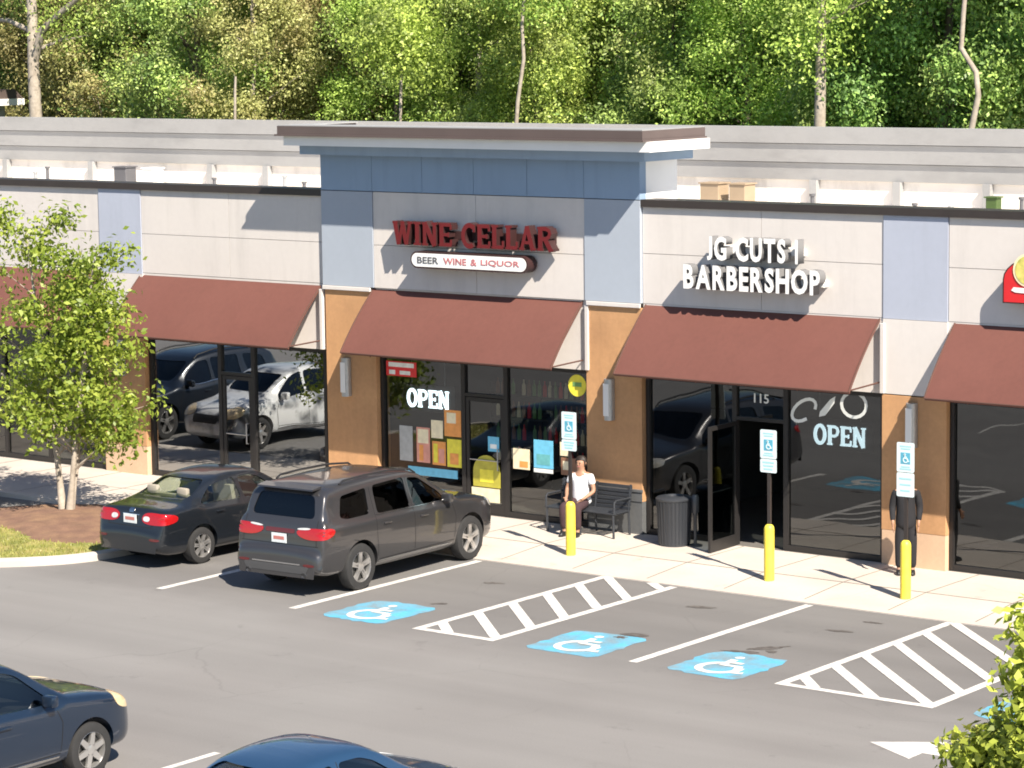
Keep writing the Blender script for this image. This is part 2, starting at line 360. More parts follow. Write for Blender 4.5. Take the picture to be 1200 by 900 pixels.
structure(MB().box(-400, 400, -400, 400, -1.0, -.15), 'ground', M['soil'])
structure(MB().box(-70, 70, -90, 0, -.149, 0), 'parking_lot', M['asphalt'])

# sidewalk: level at the shop fronts, ramping down flush to the lot
mb = MB()
prof = [(0.02, -.1), (0.02, .1), (-1.75, .1), (-2.95, .022), (-3.12, .018), (-3.12, -.1)]
mb.prism([(y, z) for y, z in prof], 0, .9, 40)
structure(mb, 'sidewalk', M['concrete'])
mb = MB(); prof = [(0.02, -.1), (0.02, .1), (-3.0, .1), (-3.12, .085), (-3.16, -.1)]
mb.prism(prof, 0, -40, .9); structure(mb, 'sidewalk', M['concrete'])
# joints of the sidewalk
mb = MB()
for i, x in enumerate(np.arange(-30, 36, 1.52)):
    if x > .9:
        mb.add([(x, 0, .104), (x + .02, 0, .104), (x + .02, -1.75, .104), (x, -1.75, .104), (x, -2.95, .026), (x + .02, -2.95, .026)],
               [(0, 1, 2, 3), (3, 2, 5, 4)])
    else:
        mb.add([(x, 0, .104), (x + .02, 0, .104), (x + .02, -3.0, .104), (x, -3.0, .104)], [(0, 1, 2, 3)])
mb.add([(.9, -1.74, .104), (40, -1.74, .104), (40, -1.765, .103), (.9, -1.765, .103)], [(0, 1, 2, 3)])
mb.add([(-40, -1.5, .104), (.9, -1.5, .104), (.9, -1.514, .104), (-40, -1.514, .104)], [(0, 1, 2, 3)])
M['joint'] = mat('sidewalk_joint', (.20, .17, .14), .95, var=.2, scale=3)
structure(mb, 'sidewalk_joints', M['joint'], fix=False)

def sheet(poly, z, name, m):
    mb_ = MB(); mb_.add([(x, y, z) for x, y in poly], [tuple(range(len(poly)))]); return structure(mb_, name, m, fix=False)

def strip_quad(a, b, wd):
    a, b = Vector(a), Vector(b); d = (b - a).normalized(); n = Vector((-d.y, d.x)) * wd / 2
    return [tuple(a + n), tuple(a - n), tuple(b - n), tuple(b + n)]

# painted bay lines (each painted figure is one sheet)
for x, y0, y1 in ((3.32, -3.2, -8.05), (6.20, -3.2, -8.0), (12.82, -3.2, -8.05), (20.2, -3.2, -8.0), (22.9, -3.2, -8.0)):
    sheet(strip_quad((x, y0), (x, y1), .15), .004, 'parking_stripe', M['stripe'])
# the row across the lane
for x in (5.95, 8.65, 11.42, 14.12, 16.8, 19.5):
    sheet(strip_quad((x, -15.2), (x, -20.5), .11), .004, 'parking_stripe', M['stripe'])

def aisle(xl, xr, hatch, ybot):
    polys = [strip_quad((xl, -3.1), (xl, ybot), .15), strip_quad((xr, -3.2), (xr, ybot), .15), strip_quad((xl - .07, ybot), (xr + .07, ybot), .14)]
    for a, b in hatch: polys.append(strip_quad(a, b, .17))
    mb_ = MB(); z = .004
    for i, p in enumerate(polys):
        z = .004 + .0006 * i
        mb_.add([(x, y, z) for x, y in p], [(0, 1, 2, 3)])
    structure(mb_, 'hatched_aisle', M['stripe'], fix=False)
aisle(8.81, 10.24, [((8.81, -7.45), (9.38, -8.0)), ((8.83, -6.59), (10.2, -7.88)), ((8.83, -5.7), (10.22, -7.03)), ((8.8, -4.76), (10.24, -6.19)),
                    ((8.81, -3.9), (10.2, -5.28)), ((8.82, -3.1), (10.25, -4.5)), ((9.75, -3.14), (10.2, -3.5))], -8.03)
aisle(15.28, 17.62, [((15.28, -7.4), (15.8, -7.94)), ((15.3, -6.58), (16.78, -8.0)), ((15.31, -5.76), (17.56, -7.9)), ((15.29, -4.82), (17.62, -7.1)),
                     ((15.32, -3.98), (17.6, -6.2)), ((15.34, -3.14), (17.6, -5.3)), ((16.6, -3.2), (17.6, -4.15))], -7.98)

def ribbon(mb_, pts, wd, z, closed=False):
    n = len(pts); L_, R_ = [], []
    for i in range(n):
        a = Vector(pts[(i - 1) % n] if closed or i > 0 else pts[i]); b = Vector(pts[(i + 1) % n] if closed or i < n - 1 else pts[i])
        d = (b - a).normalized(); nn = Vector((-d.y, d.x)) * wd / 2; p = Vector(pts[i])
        L_.append((*(p + nn), z)); R_.append((*(p - nn), z))
    k = n if closed else n - 1
    mb_.add(L_ + R_, [(i, (i + 1) % n, n + (i + 1) % n, n + i) for i in range(k)])

def isa_pts(s):
    """strokes of the wheelchair figure, in units of the symbol's height"""
    wheel = [(.02 + .26 * math.cos(t), -.17 + .26 * math.sin(t)) for t in [R(a) for a in range(110, 385, 16)]]
    body = [(-.05, .28), (-.03, -.02), (.20, -.02), (.32, -.32), (.42, -.28)]
    arm = [(-.04, .13), (.16, .13)]
    head = [(-.06 + .065 * math.cos(t), .40 + .065 * math.sin(t)) for t in [R(a) for a in range(0, 360, 24)]]
    return [[(x * s, y * s) for x, y in q] for q in (wheel, body, arm, head)]

for cx in (7.52, 11.55, 14.05, 18.9):
    r_ = random.Random(int(cx * 10))
    poly = []
    for t in range(0, 360, 10):
        c_, s_ = math.cos(R(t)), math.sin(R(t))
        k = .66 / max(abs(c_), abs(s_)) ** .9 * r_.uniform(.93, 1.05)
        poly.append((cx + c_ * k * .98, -7.42 + s_ * k * 1.12))
    sheet(poly, .004, 'painted_accessible_symbol', M['bluepaint'])
    mb = MB()
    wh, bo, ar, he = isa_pts(1.18)
    off = lambda q: [(cx - .02 + x, -7.45 + y) for x, y in q]
    ribbon(mb, off(wh), .12, .008); ribbon(mb, off(bo), .13, .0095); ribbon(mb, off(ar), .10, .0105)
    mb.add([(x, y, .0085) for x, y in off(he)], [tuple(range(len(he)))])
    structure(mb, 'painted_wheelchair_figure', M['stripe'], fix=False)
# lane arrow pointing along the shop fronts
mb = MB(); mb.add([(17.9, -10.05, .004), (18.72, -10.5, .004), (18.72, -10.16, .004), (21.3, -10.14, .004), (21.3, -9.88, .004), (18.72, -9.86, .004), (18.72, -9.5, .004)], [tuple(range(7))])
structure(mb, 'painted_lane_arrow', M['stripe'], fix=False)
# dark drips of oil in the bays
def blot(cx, cy, rx, ry, seed, rz=0.):
    r_ = random.Random(seed); pts = []
    for t in range(0, 360, 18):
        k = r_.uniform(.6, 1.15); x, y = rx * k * math.cos(R(t)), ry * k * math.sin(R(t))
        pts.append((cx + x * math.cos(rz) - y * math.sin(rz), cy + x * math.sin(rz) + y * math.cos(rz)))
    sheet(pts, .0045, 'oil_stain', M['stain'])
for i, (px, py, rx, ry, rz) in enumerate(((11.8, -6.55, .22, .13, .3), (11.72, -6.8, .12, .09, .2), (13.92, -6.2, .34, .10, .9), (13.75, -6.6, .30, .09, .3), (14.1, -6.35, .12, .09, 0),
                                          (14.2, -4.6, .22, .08, .2), (11.5, -4.3, .25, .1, .3), (7.9, -6.4, .18, .07, .6), (14.3, -3.8, .18, .06, .1), (7.6, -4.6, .2, .08, .4))):
    blot(px, py, rx, ry, i, rz)

# planting island
isl = chaikin([(-4.6, -3.17), (.78, -3.17), (.78, -6.3), (.55, -7.35), (-.3, -8.3), (-1.6, -9.2), (-4.6, -9.4)], 2, True)
def inset(poly, d):
    n = len(poly); out = []
    for i in range(n):
        a, b = Vector(poly[i - 1]), Vector(poly[(i + 1) % n]); t = (b - a).normalized(); nn = Vector((-t.y, t.x))
        out.append(tuple(Vector(poly[i]) - nn * d))
    return out
isl_in = inset(isl, .2)
if abs(isl_in[0][0]) > abs(isl[0][0]) + .1: isl_in = inset(isl, -.2)
mb = MB(); n = len(isl)
mid = [tuple(Vector(isl[i]) * .85 + Vector(isl_in[i]) * .15) for i in range(n)]
mb.add([(*p, -.1) for p in isl] + [(*p, .11) for p in isl] + [(*p, .13) for p in mid] + [(*p, .13) for p in isl_in] + [(*p, .05) for p in isl_in],
       [(k * n + i, k * n + (i + 1) % n, (k + 1) * n + (i + 1) % n, (k + 1) * n + i) for k in range(4) for i in range(n)])
structure(mb, 'island_kerb', M['concrete'], smooth=40)
# soil of the island: mulch mound towards the shops, turf along the nose
nx_, ny_ = 60, 66
def in_poly(x, y, P):
    c = False; j = len(P) - 1
    for i in range(len(P)):
        if (P[i][1] > y) != (P[j][1] > y) and x < (P[j][0] - P[i][0]) * (y - P[i][1]) / (P[j][1] - P[i][1]) + P[i][0]: c = not c
        j = i
    return c
cen = Vector((-2.0, -5.6)); rings = 14
def is_turf(x, y):
    return y < -6.15 + .35 * math.sin(x * 1.7) + .5 * (x + 2) * .35 - .2
def isl_z(x, y):
    d = ((x + 2.2) / 2.2) ** 2 + ((y + 4.8) / 1.6) ** 2
    return .085 + .16 * math.exp(-d) + .012 * math.sin(x * 9) * math.sin(y * 8)
for nm, mt, want in (('mulch_bed', M['mulch'], False), ('turf_strip', M['turf'], True)):
    mb = MB(); st = .09; idx = {}
    xs = np.arange(-4.7, .9, st); ys = np.arange(-9.4, -3.1, st)
    for i, x in enumerate(xs):
        for j, y in enumerate(ys):
            q = [(x, y), (x + st, y), (x + st, y + st), (x, y + st)]
            if is_turf(x + st / 2, y + st / 2) == want and all(in_poly(a, b, isl_in) or in_poly(a, b, mid) for a, b in q):
                fs = []
                for a, b in q:
                    key = (round(a / st), round(b / st))
                    if key not in idx: idx[key] = len(mb.v); mb.v.append((a, b, isl_z(a, b)))
                    fs.append(idx[key])
                mb.f.append(tuple(fs)); mb.mi.append(0)
    structure(mb, nm, mt, smooth=60, fix=False)
r_ = random.Random(3); mb = MB()
for _ in range(7000):
    x, y = r_.uniform(-4.5, .6), r_.uniform(-9.2, -5.2)
    if not is_turf(x, y) or not in_poly(x, y, isl_in): continue
    a = r_.uniform(0, 6.28); h = r_.uniform(.03, .075); wd = .012; dx, dy = math.cos(a) * wd, math.sin(a) * wd; lx, ly = r_.uniform(-.03, .03), r_.uniform(-.03, .03); z = isl_z(x, y) - .005
    mb.add([(x - dx, y - dy, z), (x + dx, y + dy, z), (x + lx, y + ly, z + h)], [(0, 1, 2)])
tag(mb.build('grass', M['grass'], fix=False), 'short yellowish grass along the front of the planting island', 'grass', kind='stuff')

# ------------------------------------------------------------------ the building
BLD = empty('strip_mall_building', 'long cream and blue grey strip building with maroon awnings and a raised centre bay', 'building', (3.7, 0, 0))
def bpart(mb_, name, m, parent=None, smooth=None, label=None):
    o = mb_.build(name, m, None, smooth)
    par = parent or BLD
    o.parent = par; o.matrix_parent_inverse = Matrix.Translation(-BLD.location) if par is BLD else Matrix.Identity(4)
    if label: o['label'] = label
    return o
GAP = .009
def panels(mb_, x0, x1, y0, y1, z0, z1, xcuts=(), zcuts=()):
    xs = [x0, *xcuts, x1]; zs = [z0, *zcuts, z1]
    for i in range(len(xs) - 1):
        for j in range(len(zs) - 1):
            mb_.box(xs[i] + (GAP / 2 if i else 0), xs[i + 1] - (GAP / 2 if i < len(xs) - 2 else 0), y0, y1,
                    zs[j] + (GAP / 2 if j else 0), zs[j + 1] - (GAP / 2 if j < len(zs) - 2 else 0))
# upper walls
cw = MB(); bw = MB(); back = MB()
panels(cw, -30, -6.14, 0, .12, 4.26, 5.94, (-25, -18, -11.2), (5.05,))
for a, b in ((-6.13, -4.93), (12.29, 13.49), (19.01, 20.2)):
    bw = MB(); panels(bw, a, b, -.02, .12, 4.23, 5.94); bpart(bw, 'blue_wall_strip', M['blue'])
panels(cw, -4.92, -.005, 0, .12, 4.26, 5.94, (-2.5,), (5.05,))
panels(cw, 7.44, 12.275, 0, .12, 4.24, 5.94, (9.9,), (5.12,))
panels(cw, 13.505, 19.0, 0, .12, 4.24, 5.94, (16.2,), (5.12,))
panels(cw, 20.21, 32, 0, .12, 4.24, 5.94, (26,), (5.12,))
# headers behind the awnings
panels(cw, -30, -.07, .005, .12, 2.97, 4.25); panels(cw, 7.44, 32, .005, .12, 2.97, 4.235)
# the light cheeks of the wall over the piers of the outer bays
panels(cw, -6.1, -4.9, -.045, .0, 2.98, 4.22); panels(cw, 12.3, 13.5, -.045, .0, 2.98, 4.22)
panels(cw, 19.02, 20.2, -.045, .0, 2.98, 4.22)
bpart(cw, 'cream_wall', M['cream'])
back.box(-30, -.005, .125, .35, 2.97, 5.93); back.box(7.44, 32, .125, .35, 2.97, 5.93); back.box(.01, 7.42, .125, .34, 2.97, 7.1)
bpart(back, 'wall_core', M['cream'])
# tower
tw = MB(); tc_ = MB(); tb = MB()
panels(tc_, 1.285, 6.215, -.055, .12, 4.24, 6.05, (3.75,), (5.05,))
panels(tc_, 1.285, 6.215, -.01, .12, 2.97, 4.23)
bpart(tc_, 'tower_cream_panel', M['cream'])
for a, b in ((0, 1.275), (6.225, 7.43)): st_ = MB(); panels(st_, a, b, -.075, .12, 4.24, 6.05); bpart(st_, 'blue_wall_strip', M['towerblue'])
panels(tw, 0, 7.43, -.075, .12, 6.065, 6.75, (1.28, 2.5, 3.72, 4.95, 6.22))
bpart(tw, 'tower_blue_wall', M['shadedblue'])
tb.box(7.33, 7.428, .125, 1.1, 5.0, 7.1); tb.box(.002, .1, .125, 1.1, 5.0, 7.1); tb.box(.11, 7.32, 1.02, 1.1, 5.0, 6.9)
bpart(tb, 'tower_side_wall', M['white'])
def ring(mb_, ov, z0, z1, yb=1.1, lf=None):
    lf = ov if lf is None else lf
    """cornice course wrapping the tower on three sides and its back"""
    mb_.box(-lf, 7.43 + ov, -.075 - ov, -.078, z0, z1)
    mb_.box(-lf, -.003, -.079, yb, z0, z1); mb_.box(7.433, 7.43 + ov, -.079, yb, z0, z1)
mb = MB(); ring(mb, .34, 6.75, 6.93, lf=.22); bpart(mb, 'cornice_blue_course', M['shadedblue'])
mb = MB(); ring(mb, .70, 6.932, 7.11, lf=.30); bpart(mb, 'cornice_white_course', M['white'])
mb = MB()
for (q0, q1, z0, z1) in ((.80, .0, 7.112, 7.145), (.76, .04, 7.1455, 7.30)):
    mb.box(-q0 + .36, 7.43 + q0 - .16, -.08 - q0, -.30, z0, z1); mb.box(-q0 + .36, -.05 - q1, -.299, 1.1, z0, z1); mb.box(7.48 + q1, 7.43 + q0 - .16, -.299, 1.1, z0, z1)
cap_ = bpart(mb, 'cornice_cap', M['cap'])
mb = MB(); mb.box(-.39, 8.02, -.83, -.28, 7.301, 7.318); mb.box(-.39, -.05, -.279, 1.1, 7.301, 7.318); mb.box(7.48, 8.02, -.279, 1.1, 7.301, 7.318); bpart(mb, 'cap_flashing', M['grey_metal'], cap_)
mb = MB(); mb.box(.11, 7.32, .345, 1.01, 6.7, 6.73); bpart(mb, 'tower_roof', M['tpo'])
# copings
mb = MB()
mb.box(-30, -.004, -.06, .42, 5.94, 6.07); mb.box(7.436, 32, -.06, .42, 5.94, 6.07)
bpart(mb, 'parapet_coping', M['dark_metal'])
# string course under the upper wall
for a, b in ((.0, 1.2), (6.26, 7.43)): mb = MB(); mb.bbox(a, b, -.10, -.056, 4.155, 4.232, .008); bpart(mb, 'trim_ledge', M['cream'])
for x in (-.10, 6.215, 12.265): mb = MB(); mb.bbox(x, x + .075, -.085, -.002, 2.98, 4.15, .006); bpart(mb, 'corner_trim', M['cream'])
# piers
for i, (a, b) in enumerate(((-18.6, -17.4), (-12.4, -11.2), (-6.12, -4.9), (.03, 1.28), (6.22, 7.43), (12.29, 13.5), (19.0, 20.2))):
    tower = i in (3, 4); mb = MB()
    z1 = 4.15 if tower else 2.96
    mb.bbox(a, b, -.05, .34, .69, z1, .006)
    p = bpart(mb, 'pier', M['orange'])
    mb = MB(); mb.bbox(a + .004, b - .004, -.046, .3, .0, .688, .006); q = bpart(mb, 'pier_base', M['slate'] if i == 4 else M['palebase'], p)
    if i == 4:
        mb = MB(); mb.bbox(a - .01, b + .01, -.075, -.046, .86, .91, .006); mb.box(a + .003, b - .003, -.058, -.0505, .69, .859); bpart(mb, 'pier_ledge', M['slate'], p)
    # wall light of the pier
    cx = a + .53 if tower else (a + b) / 2 - .02
    mb = MB()
    pts = [(cx + .10 * math.cos(R(t)), -.06 - .13 * math.sin(R(t))) for t in range(0, 181, 15)]
    mb.prism(pts, 2, 2.12, 2.86)
    wl = bpart(mb, 'wall_light', M['steel'], None, 40)
    mb = MB(); mb.bbox(cx - .06, cx + .06, -.198, -.185, 2.2, 2.78, .004)
    bpart(mb, 'light_lens', M['white'], wl)
# roof and rear parapet
mb = MB(); mb.box(-30, 32, .42, 14.2, 4.9, 5.0); bpart(mb, 'roof', M['tpo'])
mb = MB(); mb.box(-30, 32, 14.2, 14.5, 0, 6.75); mb.box(-30.3, -30, .3, 14.5, 0, 5.0); mb.box(32, 32.3, .3, 14.5, 0, 5.0); bpart(mb, 'rear_wall', M['tpo'])
mb = MB()
for (z0, z1, o_) in ((5.60, 5.985, .10), (6.0, 6.415, .20), (6.43, 6.80, .30)):
    mb.add([(-30, 14.2, z0), (-30, 14.2 - o_, z0), (-30, 14.2 - o_ - .05, z1), (-30, 14.2, z1), (32, 14.2, z0), (32, 14.2 - o_, z0), (32, 14.2 - o_ - .05, z1), (32, 14.2, z1)],
           [(0, 1, 2, 3), (4, 7, 6, 5), (0, 4, 5, 1), (1, 5, 6, 2), (2, 6, 7, 3), (3, 7, 4, 0)])
bpart(mb, 'rear_fascia', M['grey_metal'])
mb = MB()
for x in (-24.4, -20.94, -16.4, -14.39, -11.6, -9.1, 2.36, 4.52, 6.74, 9.6, 12.4):
    mb = MB(); mb.box(x - .09, x + .09, 14.02, 14.19, 5.0, 5.6); bpart(mb, 'parapet_post', M['grey_metal'])

# awnings
def awning(x0, x1, z_top=4.21):
    prof = chaikin([(-.005, z_top), (-.33, z_top - .31), (-.64, z_top - .65), (-.88, z_top - .95), (-1.0, z_top - 1.12)], 2)
    n = len(prof); mb_ = MB()
    inner = [(y + .02, z - .03) for y, z in prof]; seg = 14
    xs = [x0 + (x1 - x0) * i / seg for i in range(seg + 1)]
    vs_ = []
    for x in xs:
        for k, (y, z) in enumerate(prof):
            vs_.append((x, y, z))
    for x in xs:
        for y, z in inner: vs_.append((x, y, z))
    h = (seg + 1) * n
    fs = []
    for i in range(seg):
        for k in range(n - 1):
            fs.append((i * n + k, i * n + k + 1, (i + 1) * n + k + 1, (i + 1) * n + k))
            fs.append((h + i * n + k, h + (i + 1) * n + k, h + (i + 1) * n + k + 1, h + i * n + k + 1))
        for k in (0, n - 1):
            fs.append((i * n + k, (i + 1) * n + k, h + (i + 1) * n + k, h + i * n + k))
    for i in (0, seg):
        for k in range(n - 1): fs.append((i * n + k, i * n + k + 1, h + i * n + k + 1, h + i * n + k))
    mb_.add(vs_, fs)
    o = bpart(mb_, 'awning', M['awning'], None, 50)
    fr = MB()
    for x in (x0 + .0, x1 - .0):
        fr.tube([(x, y - .004, z + .004) for y, z in prof], .016, 6)
        fr.tube([(x, -.02, prof[-1][1] + .06), (x, prof[-1][0] + .03, prof[-1][1] + .03)], .014, 6)
    fr.tube([(x0, prof[-1][0], prof[-1][1]), (x1, prof[-1][0], prof[-1][1])], .017, 6)
    for x in xs[2:-1:3]:
        fr.tube([(x, y + .03, z - .045) for y, z in prof], .012, 6)
    bpart(fr, 'awning_frame', M['awnedge'], o)
for a, b in ((-17.3, -12.5), (-11.15, -6.15), (-4.98, -.11), (1.22, 6.13), (7.5, 12.22), (13.62, 18.95), (20.3, 25.0)): awning(a, b)

# storefronts
def storefront(x0, x1, mulls, door=None, zt=2.965, gm='glassshop'):
    """one glazed bay: frame with its panes; door = (a, b) leaves that gap for a door"""
    fr = MB(); y0, y1 = .06, .17; f = .075
    fr.box(x0, x0 + f, y0, y1, .1, zt); fr.box(x1 - f, x1, y0, y1, .1, zt)
    fr.box(x0 + f, x1 - f, y0 + .002, y1 - .002, zt - f, zt)
    edges = [x0 + f] + [m for m in mulls] + [x1 - f]
    for m in mulls: fr.box(m - .045, m + .045, y0 + .004, y1 - .004, .1, zt - f)
    segs = []
    for i in range(len(edges) - 1):
        a = edges[i] + (.045 if i else 0); b = edges[i + 1] - (.045 if i < len(edges) - 2 else 0)
        isd = door is not None and abs(edges[i] - door[0]) < .03
        if isd:
            fr.box(a, b, y0 + .006, y1 - .006, 2.3, 2.36); segs.append((a, b, 2.36, zt - f))
        else:
            fr.box(a, b, y0 + .006, y1 - .006, .1, .2); segs.append((a, b, .2, zt - f))
    o = bpart(fr, 'storefront_window', M['alum'])
    for a, b, z0, z1 in segs:
        mb_ = MB(); mb_.add([(a, .115, z0), (b, .115, z0), (b, .115, z1), (a, .115, z1)], [(0, 1, 2, 3)])
        bpart(mb_, 'pane', M[gm], o)
def door_leaf(hx, wd, ang, label=None, gm='glassshop'):
    """glazed leaf hinged at hx on its left edge; ang opens it outwards"""
    mb_ = MB(); f = .075
    mb_.box(0, f, -.022, .022, 0, 2.18); mb_.box(wd - f, wd, -.022, .022, 0, 2.18); mb_.box(f, wd - f, -.021, .021, 2.18 - f, 2.18); mb_.box(f, wd - f, -.021, .021, 0, .2)
    gl = MB(); gl.add([(f, 0, .2), (wd - f, 0, .2), (wd - f, 0, 2.105), (f, 0, 2.105)], [(0, 1, 2, 3)])
    hd = MB(); hd.tube([(wd - .12, -.022, .85), (wd - .12, -.07, .85), (wd - .12, -.07, 1.25), (wd - .12, -.022, 1.25)], .013, 8)
    hd.tube([(.1, -.045, 1.02), (wd - .1, -.045, 1.02)], .012, 6)
    T = Matrix.Translation((hx, .1 if abs(ang) < .01 else .045, .105)) @ Matrix.Rotation(ang, 4, 'Z')
    for q in (mb_, gl, hd): q.v = [tuple(T @ Vector(p)) for p in q.v]
    o = bpart(mb_, 'shop_door', M['alum'], None, None, label)
    bpart(gl, 'pane', M[gm], o); bpart(hd, 'handle', M['steel'], o)
storefront(-17.4, -12.42, [-15.9, -14.3]); storefront(-11.18, -6.13, [-9.25, -7.9])
storefront(-4.88, -.08, [-2.92, -2.02], (-2.92, -2.02), gm='glassmirror'); door_leaf(-2.865, .79, 0, gm='glassmirror')
storefront(1.29, 6.21, [3.29, 4.29], (3.29, 4.29)); door_leaf(3.345, .89, 0)
storefront(7.44, 12.28, [9.3, 10.34], (9.3, 10.34), gm='glassfilm'); door_leaf(9.36, .92, R(-88), 'open shop door swung out over the sidewalk', gm='glassfilm')
storefront(13.51, 18.99, [17.2], gm='glassfilm'); storefront(20.22, 25.2, [22, 23])
# rooms behind the glass
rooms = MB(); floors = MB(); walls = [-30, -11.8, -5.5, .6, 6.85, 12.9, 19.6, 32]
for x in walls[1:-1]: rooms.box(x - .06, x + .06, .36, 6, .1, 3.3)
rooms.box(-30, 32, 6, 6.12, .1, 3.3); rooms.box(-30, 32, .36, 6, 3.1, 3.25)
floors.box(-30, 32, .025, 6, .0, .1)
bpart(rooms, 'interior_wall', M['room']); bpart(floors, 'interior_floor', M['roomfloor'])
for a, b in ((-30, -17.4), (25.2, 32)): mb = MB(); mb.box(a, b, .06, .3, .1, 2.96); bpart(mb, 'side_wall', M['cream'])

# ------------------------------------------------------------------ lettering
def text_mesh(s, size, depth, bold=0.):
    cu = bpy.data.curves.new('lettering', 'FONT'); cu.body = s; cu.size = size; cu.extrude = depth / 2; cu.offset = bold
    cu.resolution_u = 3
    o = bpy.data.objects.new('lettering', cu); col.objects.link(o)
    dg = bpy.context.evaluated_depsgraph_get(); me = bpy.data.meshes.new_from_object(o.evaluated_get(dg))
    bpy.data.objects.remove(o); return me
def text_on(s, x0, x1, z0, z1, y, depth, m, parent, name, bold=0., side=None):
    """flat letters facing -y, fitted to the box; front face at y"""
    me = text_mesh(s, 1., 0.2, bold)
    v = np.array([p.co[:] for p in me.vertices]); lo, hi = v.min(0), v.max(0)
    q = (v - lo) / (hi - lo)
    for i, p in enumerate(me.vertices):
        p.co = (x0 + (x1 - x0) * q[i, 0], y + depth * (1 - q[i, 2]), z0 + (z1 - z0) * q[i, 1])
    me.materials.clear(); me.materials.append(m)
    if side is not None:
        me.materials.append(side)
        for f in me.polygons: f.material_index = 0 if f.normal.y < -.7 else 1
    me.name = name
    o = bpy.data.objects.new(name, me); link(o, parent); return o

# slab-serif strokes: (polyline, width) in a unit-high box; serifs as short bars
def slab(ch):
    t, s = .20, .09
    L_ = {
        'W': (1.30, [([(.16, 1), (.40, 0)], t), ([(.40, 0), (.65, .9)], t * .7), ([(.65, .9), (.90, 0)], t), ([(.90, 0), (1.14, 1)], t * .7)], [(0, .34, 1), (.52, .78, 1), (.98, 1.30, 1)]),
        'I': (.46, [([(.23, 0), (.23, 1)], t)], [(0, .46, 0), (0, .46, 1)]),
        'N': (.98, [([(.17, 0), (.17, 1)], t * .8), ([(.17, 1), (.80, 0)], t * 1.05), ([(.80, 0), (.80, 1)], t * .8)], [(0, .36, 0), (0, .26, 1), (.62, .98, 1)]),
        'E': (.84, [([(.2, 0), (.2, 1)], t), ([(.2, .93), (.8, .93)], .14), ([(.2, .5), (.62, .5)], .12), ([(.2, .07), (.82, .07)], .14), ([(.78, .93), (.78, .72)], .10), ([(.79, .07), (.79, .30)], .10), ([(.62, .40), (.62, .60)], .09)], [(0, .3, 0), (0, .3, 1)]),
        'C': (.88, [([(.52 + .40 * math.cos(R(a)), .5 + .45 * math.sin(R(a))) for a in range(50, 316, 14)], t * .92), ([(.80, .98), (.80, .66)], .10)], []),
        'L': (.78, [([(.2, 0), (.2, 1)], t), ([(.2, .07), (.74, .07)], .14), ([(.72, .07), (.72, .34)], .10)], [(0, .42, 1), (0, .3, 0)]),
        'A': (1.02, [([(.14, 0), (.48, 1)], t * .7), ([(.48, 1), (.84, 0)], t), ([(.26, .32), (.70, .32)], .12)], [(0, .30, 0), (.66, 1.02, 0)]),
        'R': (.98, [([(.2, 0), (.2, 1)], t), ([(.2, .93), (.52, .93), (.72, .86), (.78, .73), (.70, .58), (.52, .50), (.2, .50)], .15), ([(.48, .50), (.84, 0)], t)], [(0, .38, 0), (0, .3, 1), (.72, .98, 0)]),
        'O': (.92, [([(.46 + .36 * math.cos(R(a)), .5 + .45 * math.sin(R(a))) for a in range(0, 361, 15)], t * .92)], []),
        'P': (.88, [([(.2, 0), (.2, 1)], t), ([(.2, .93), (.56, .93), (.74, .86), (.80, .71), (.72, .54), (.56, .46), (.2, .46)], .15)], [(0, .40, 0), (0, .3, 1)]),
    }
    w_, st, se = L_[ch]
    polys = []
    for pl, wd in st: polys.append((pl, wd))
    for a, b, z in se: polys.append(([(a, abs(z - .045)), (b, abs(z - .045))], s))
    return w_, polys
def slab_text(s, x0, x1, z0, z1, y, depth, m, parent, side=None, name='letter', kw=1.):
    ws = [(.45 if c == ' ' else slab(c)[0]) + .08 for c in s]; tot = sum(ws) - .08
    sx, sz = (x1 - x0) / tot, (z1 - z0); cx = x0
    for c, wd in zip(s, ws):
        if c != ' ':
            mb_ = MB(); _, st = slab(c)
            for i, (pl, tw_) in enumerate(st):
                P = [(cx + px * sx, z0 + pz * sz) for px, pz in pl]
                hw = tw_ * kw * sz / 2; L2, R2 = [], []
                for k in range(len(P)):
                    a = Vector(P[max(k - 1, 0)]); b = Vector(P[min(k + 1, len(P) - 1)]); d = (b - a).normalized(); nn = Vector((-d.y, d.x)) * hw
                    L2.append(tuple(Vector(P[k]) + nn)); R2.append(tuple(Vector(P[k]) - nn))
                e = .0011 * i
                for k in range(len(P) - 1):
                    e2 = e + .0002 * (k % 2)
                    mb_.prism([L2[k], L2[k + 1], R2[k + 1], R2[k]], 1, y + e2, y + depth - e2)
            if side is not None:
                o = mb_.build(name, [m, side], parent, fix=False)
                bm = bmesh.new(); bm.from_mesh(o.data); bmesh.ops.recalc_face_normals(bm, faces=bm.faces); bm.to_mesh(o.data); bm.free()
                for f in o.data.polygons: f.material_index = 0 if f.normal.y < -.7 else 1
            else: mb_.build(name, m, parent, fix=False)
        cx += wd * sx

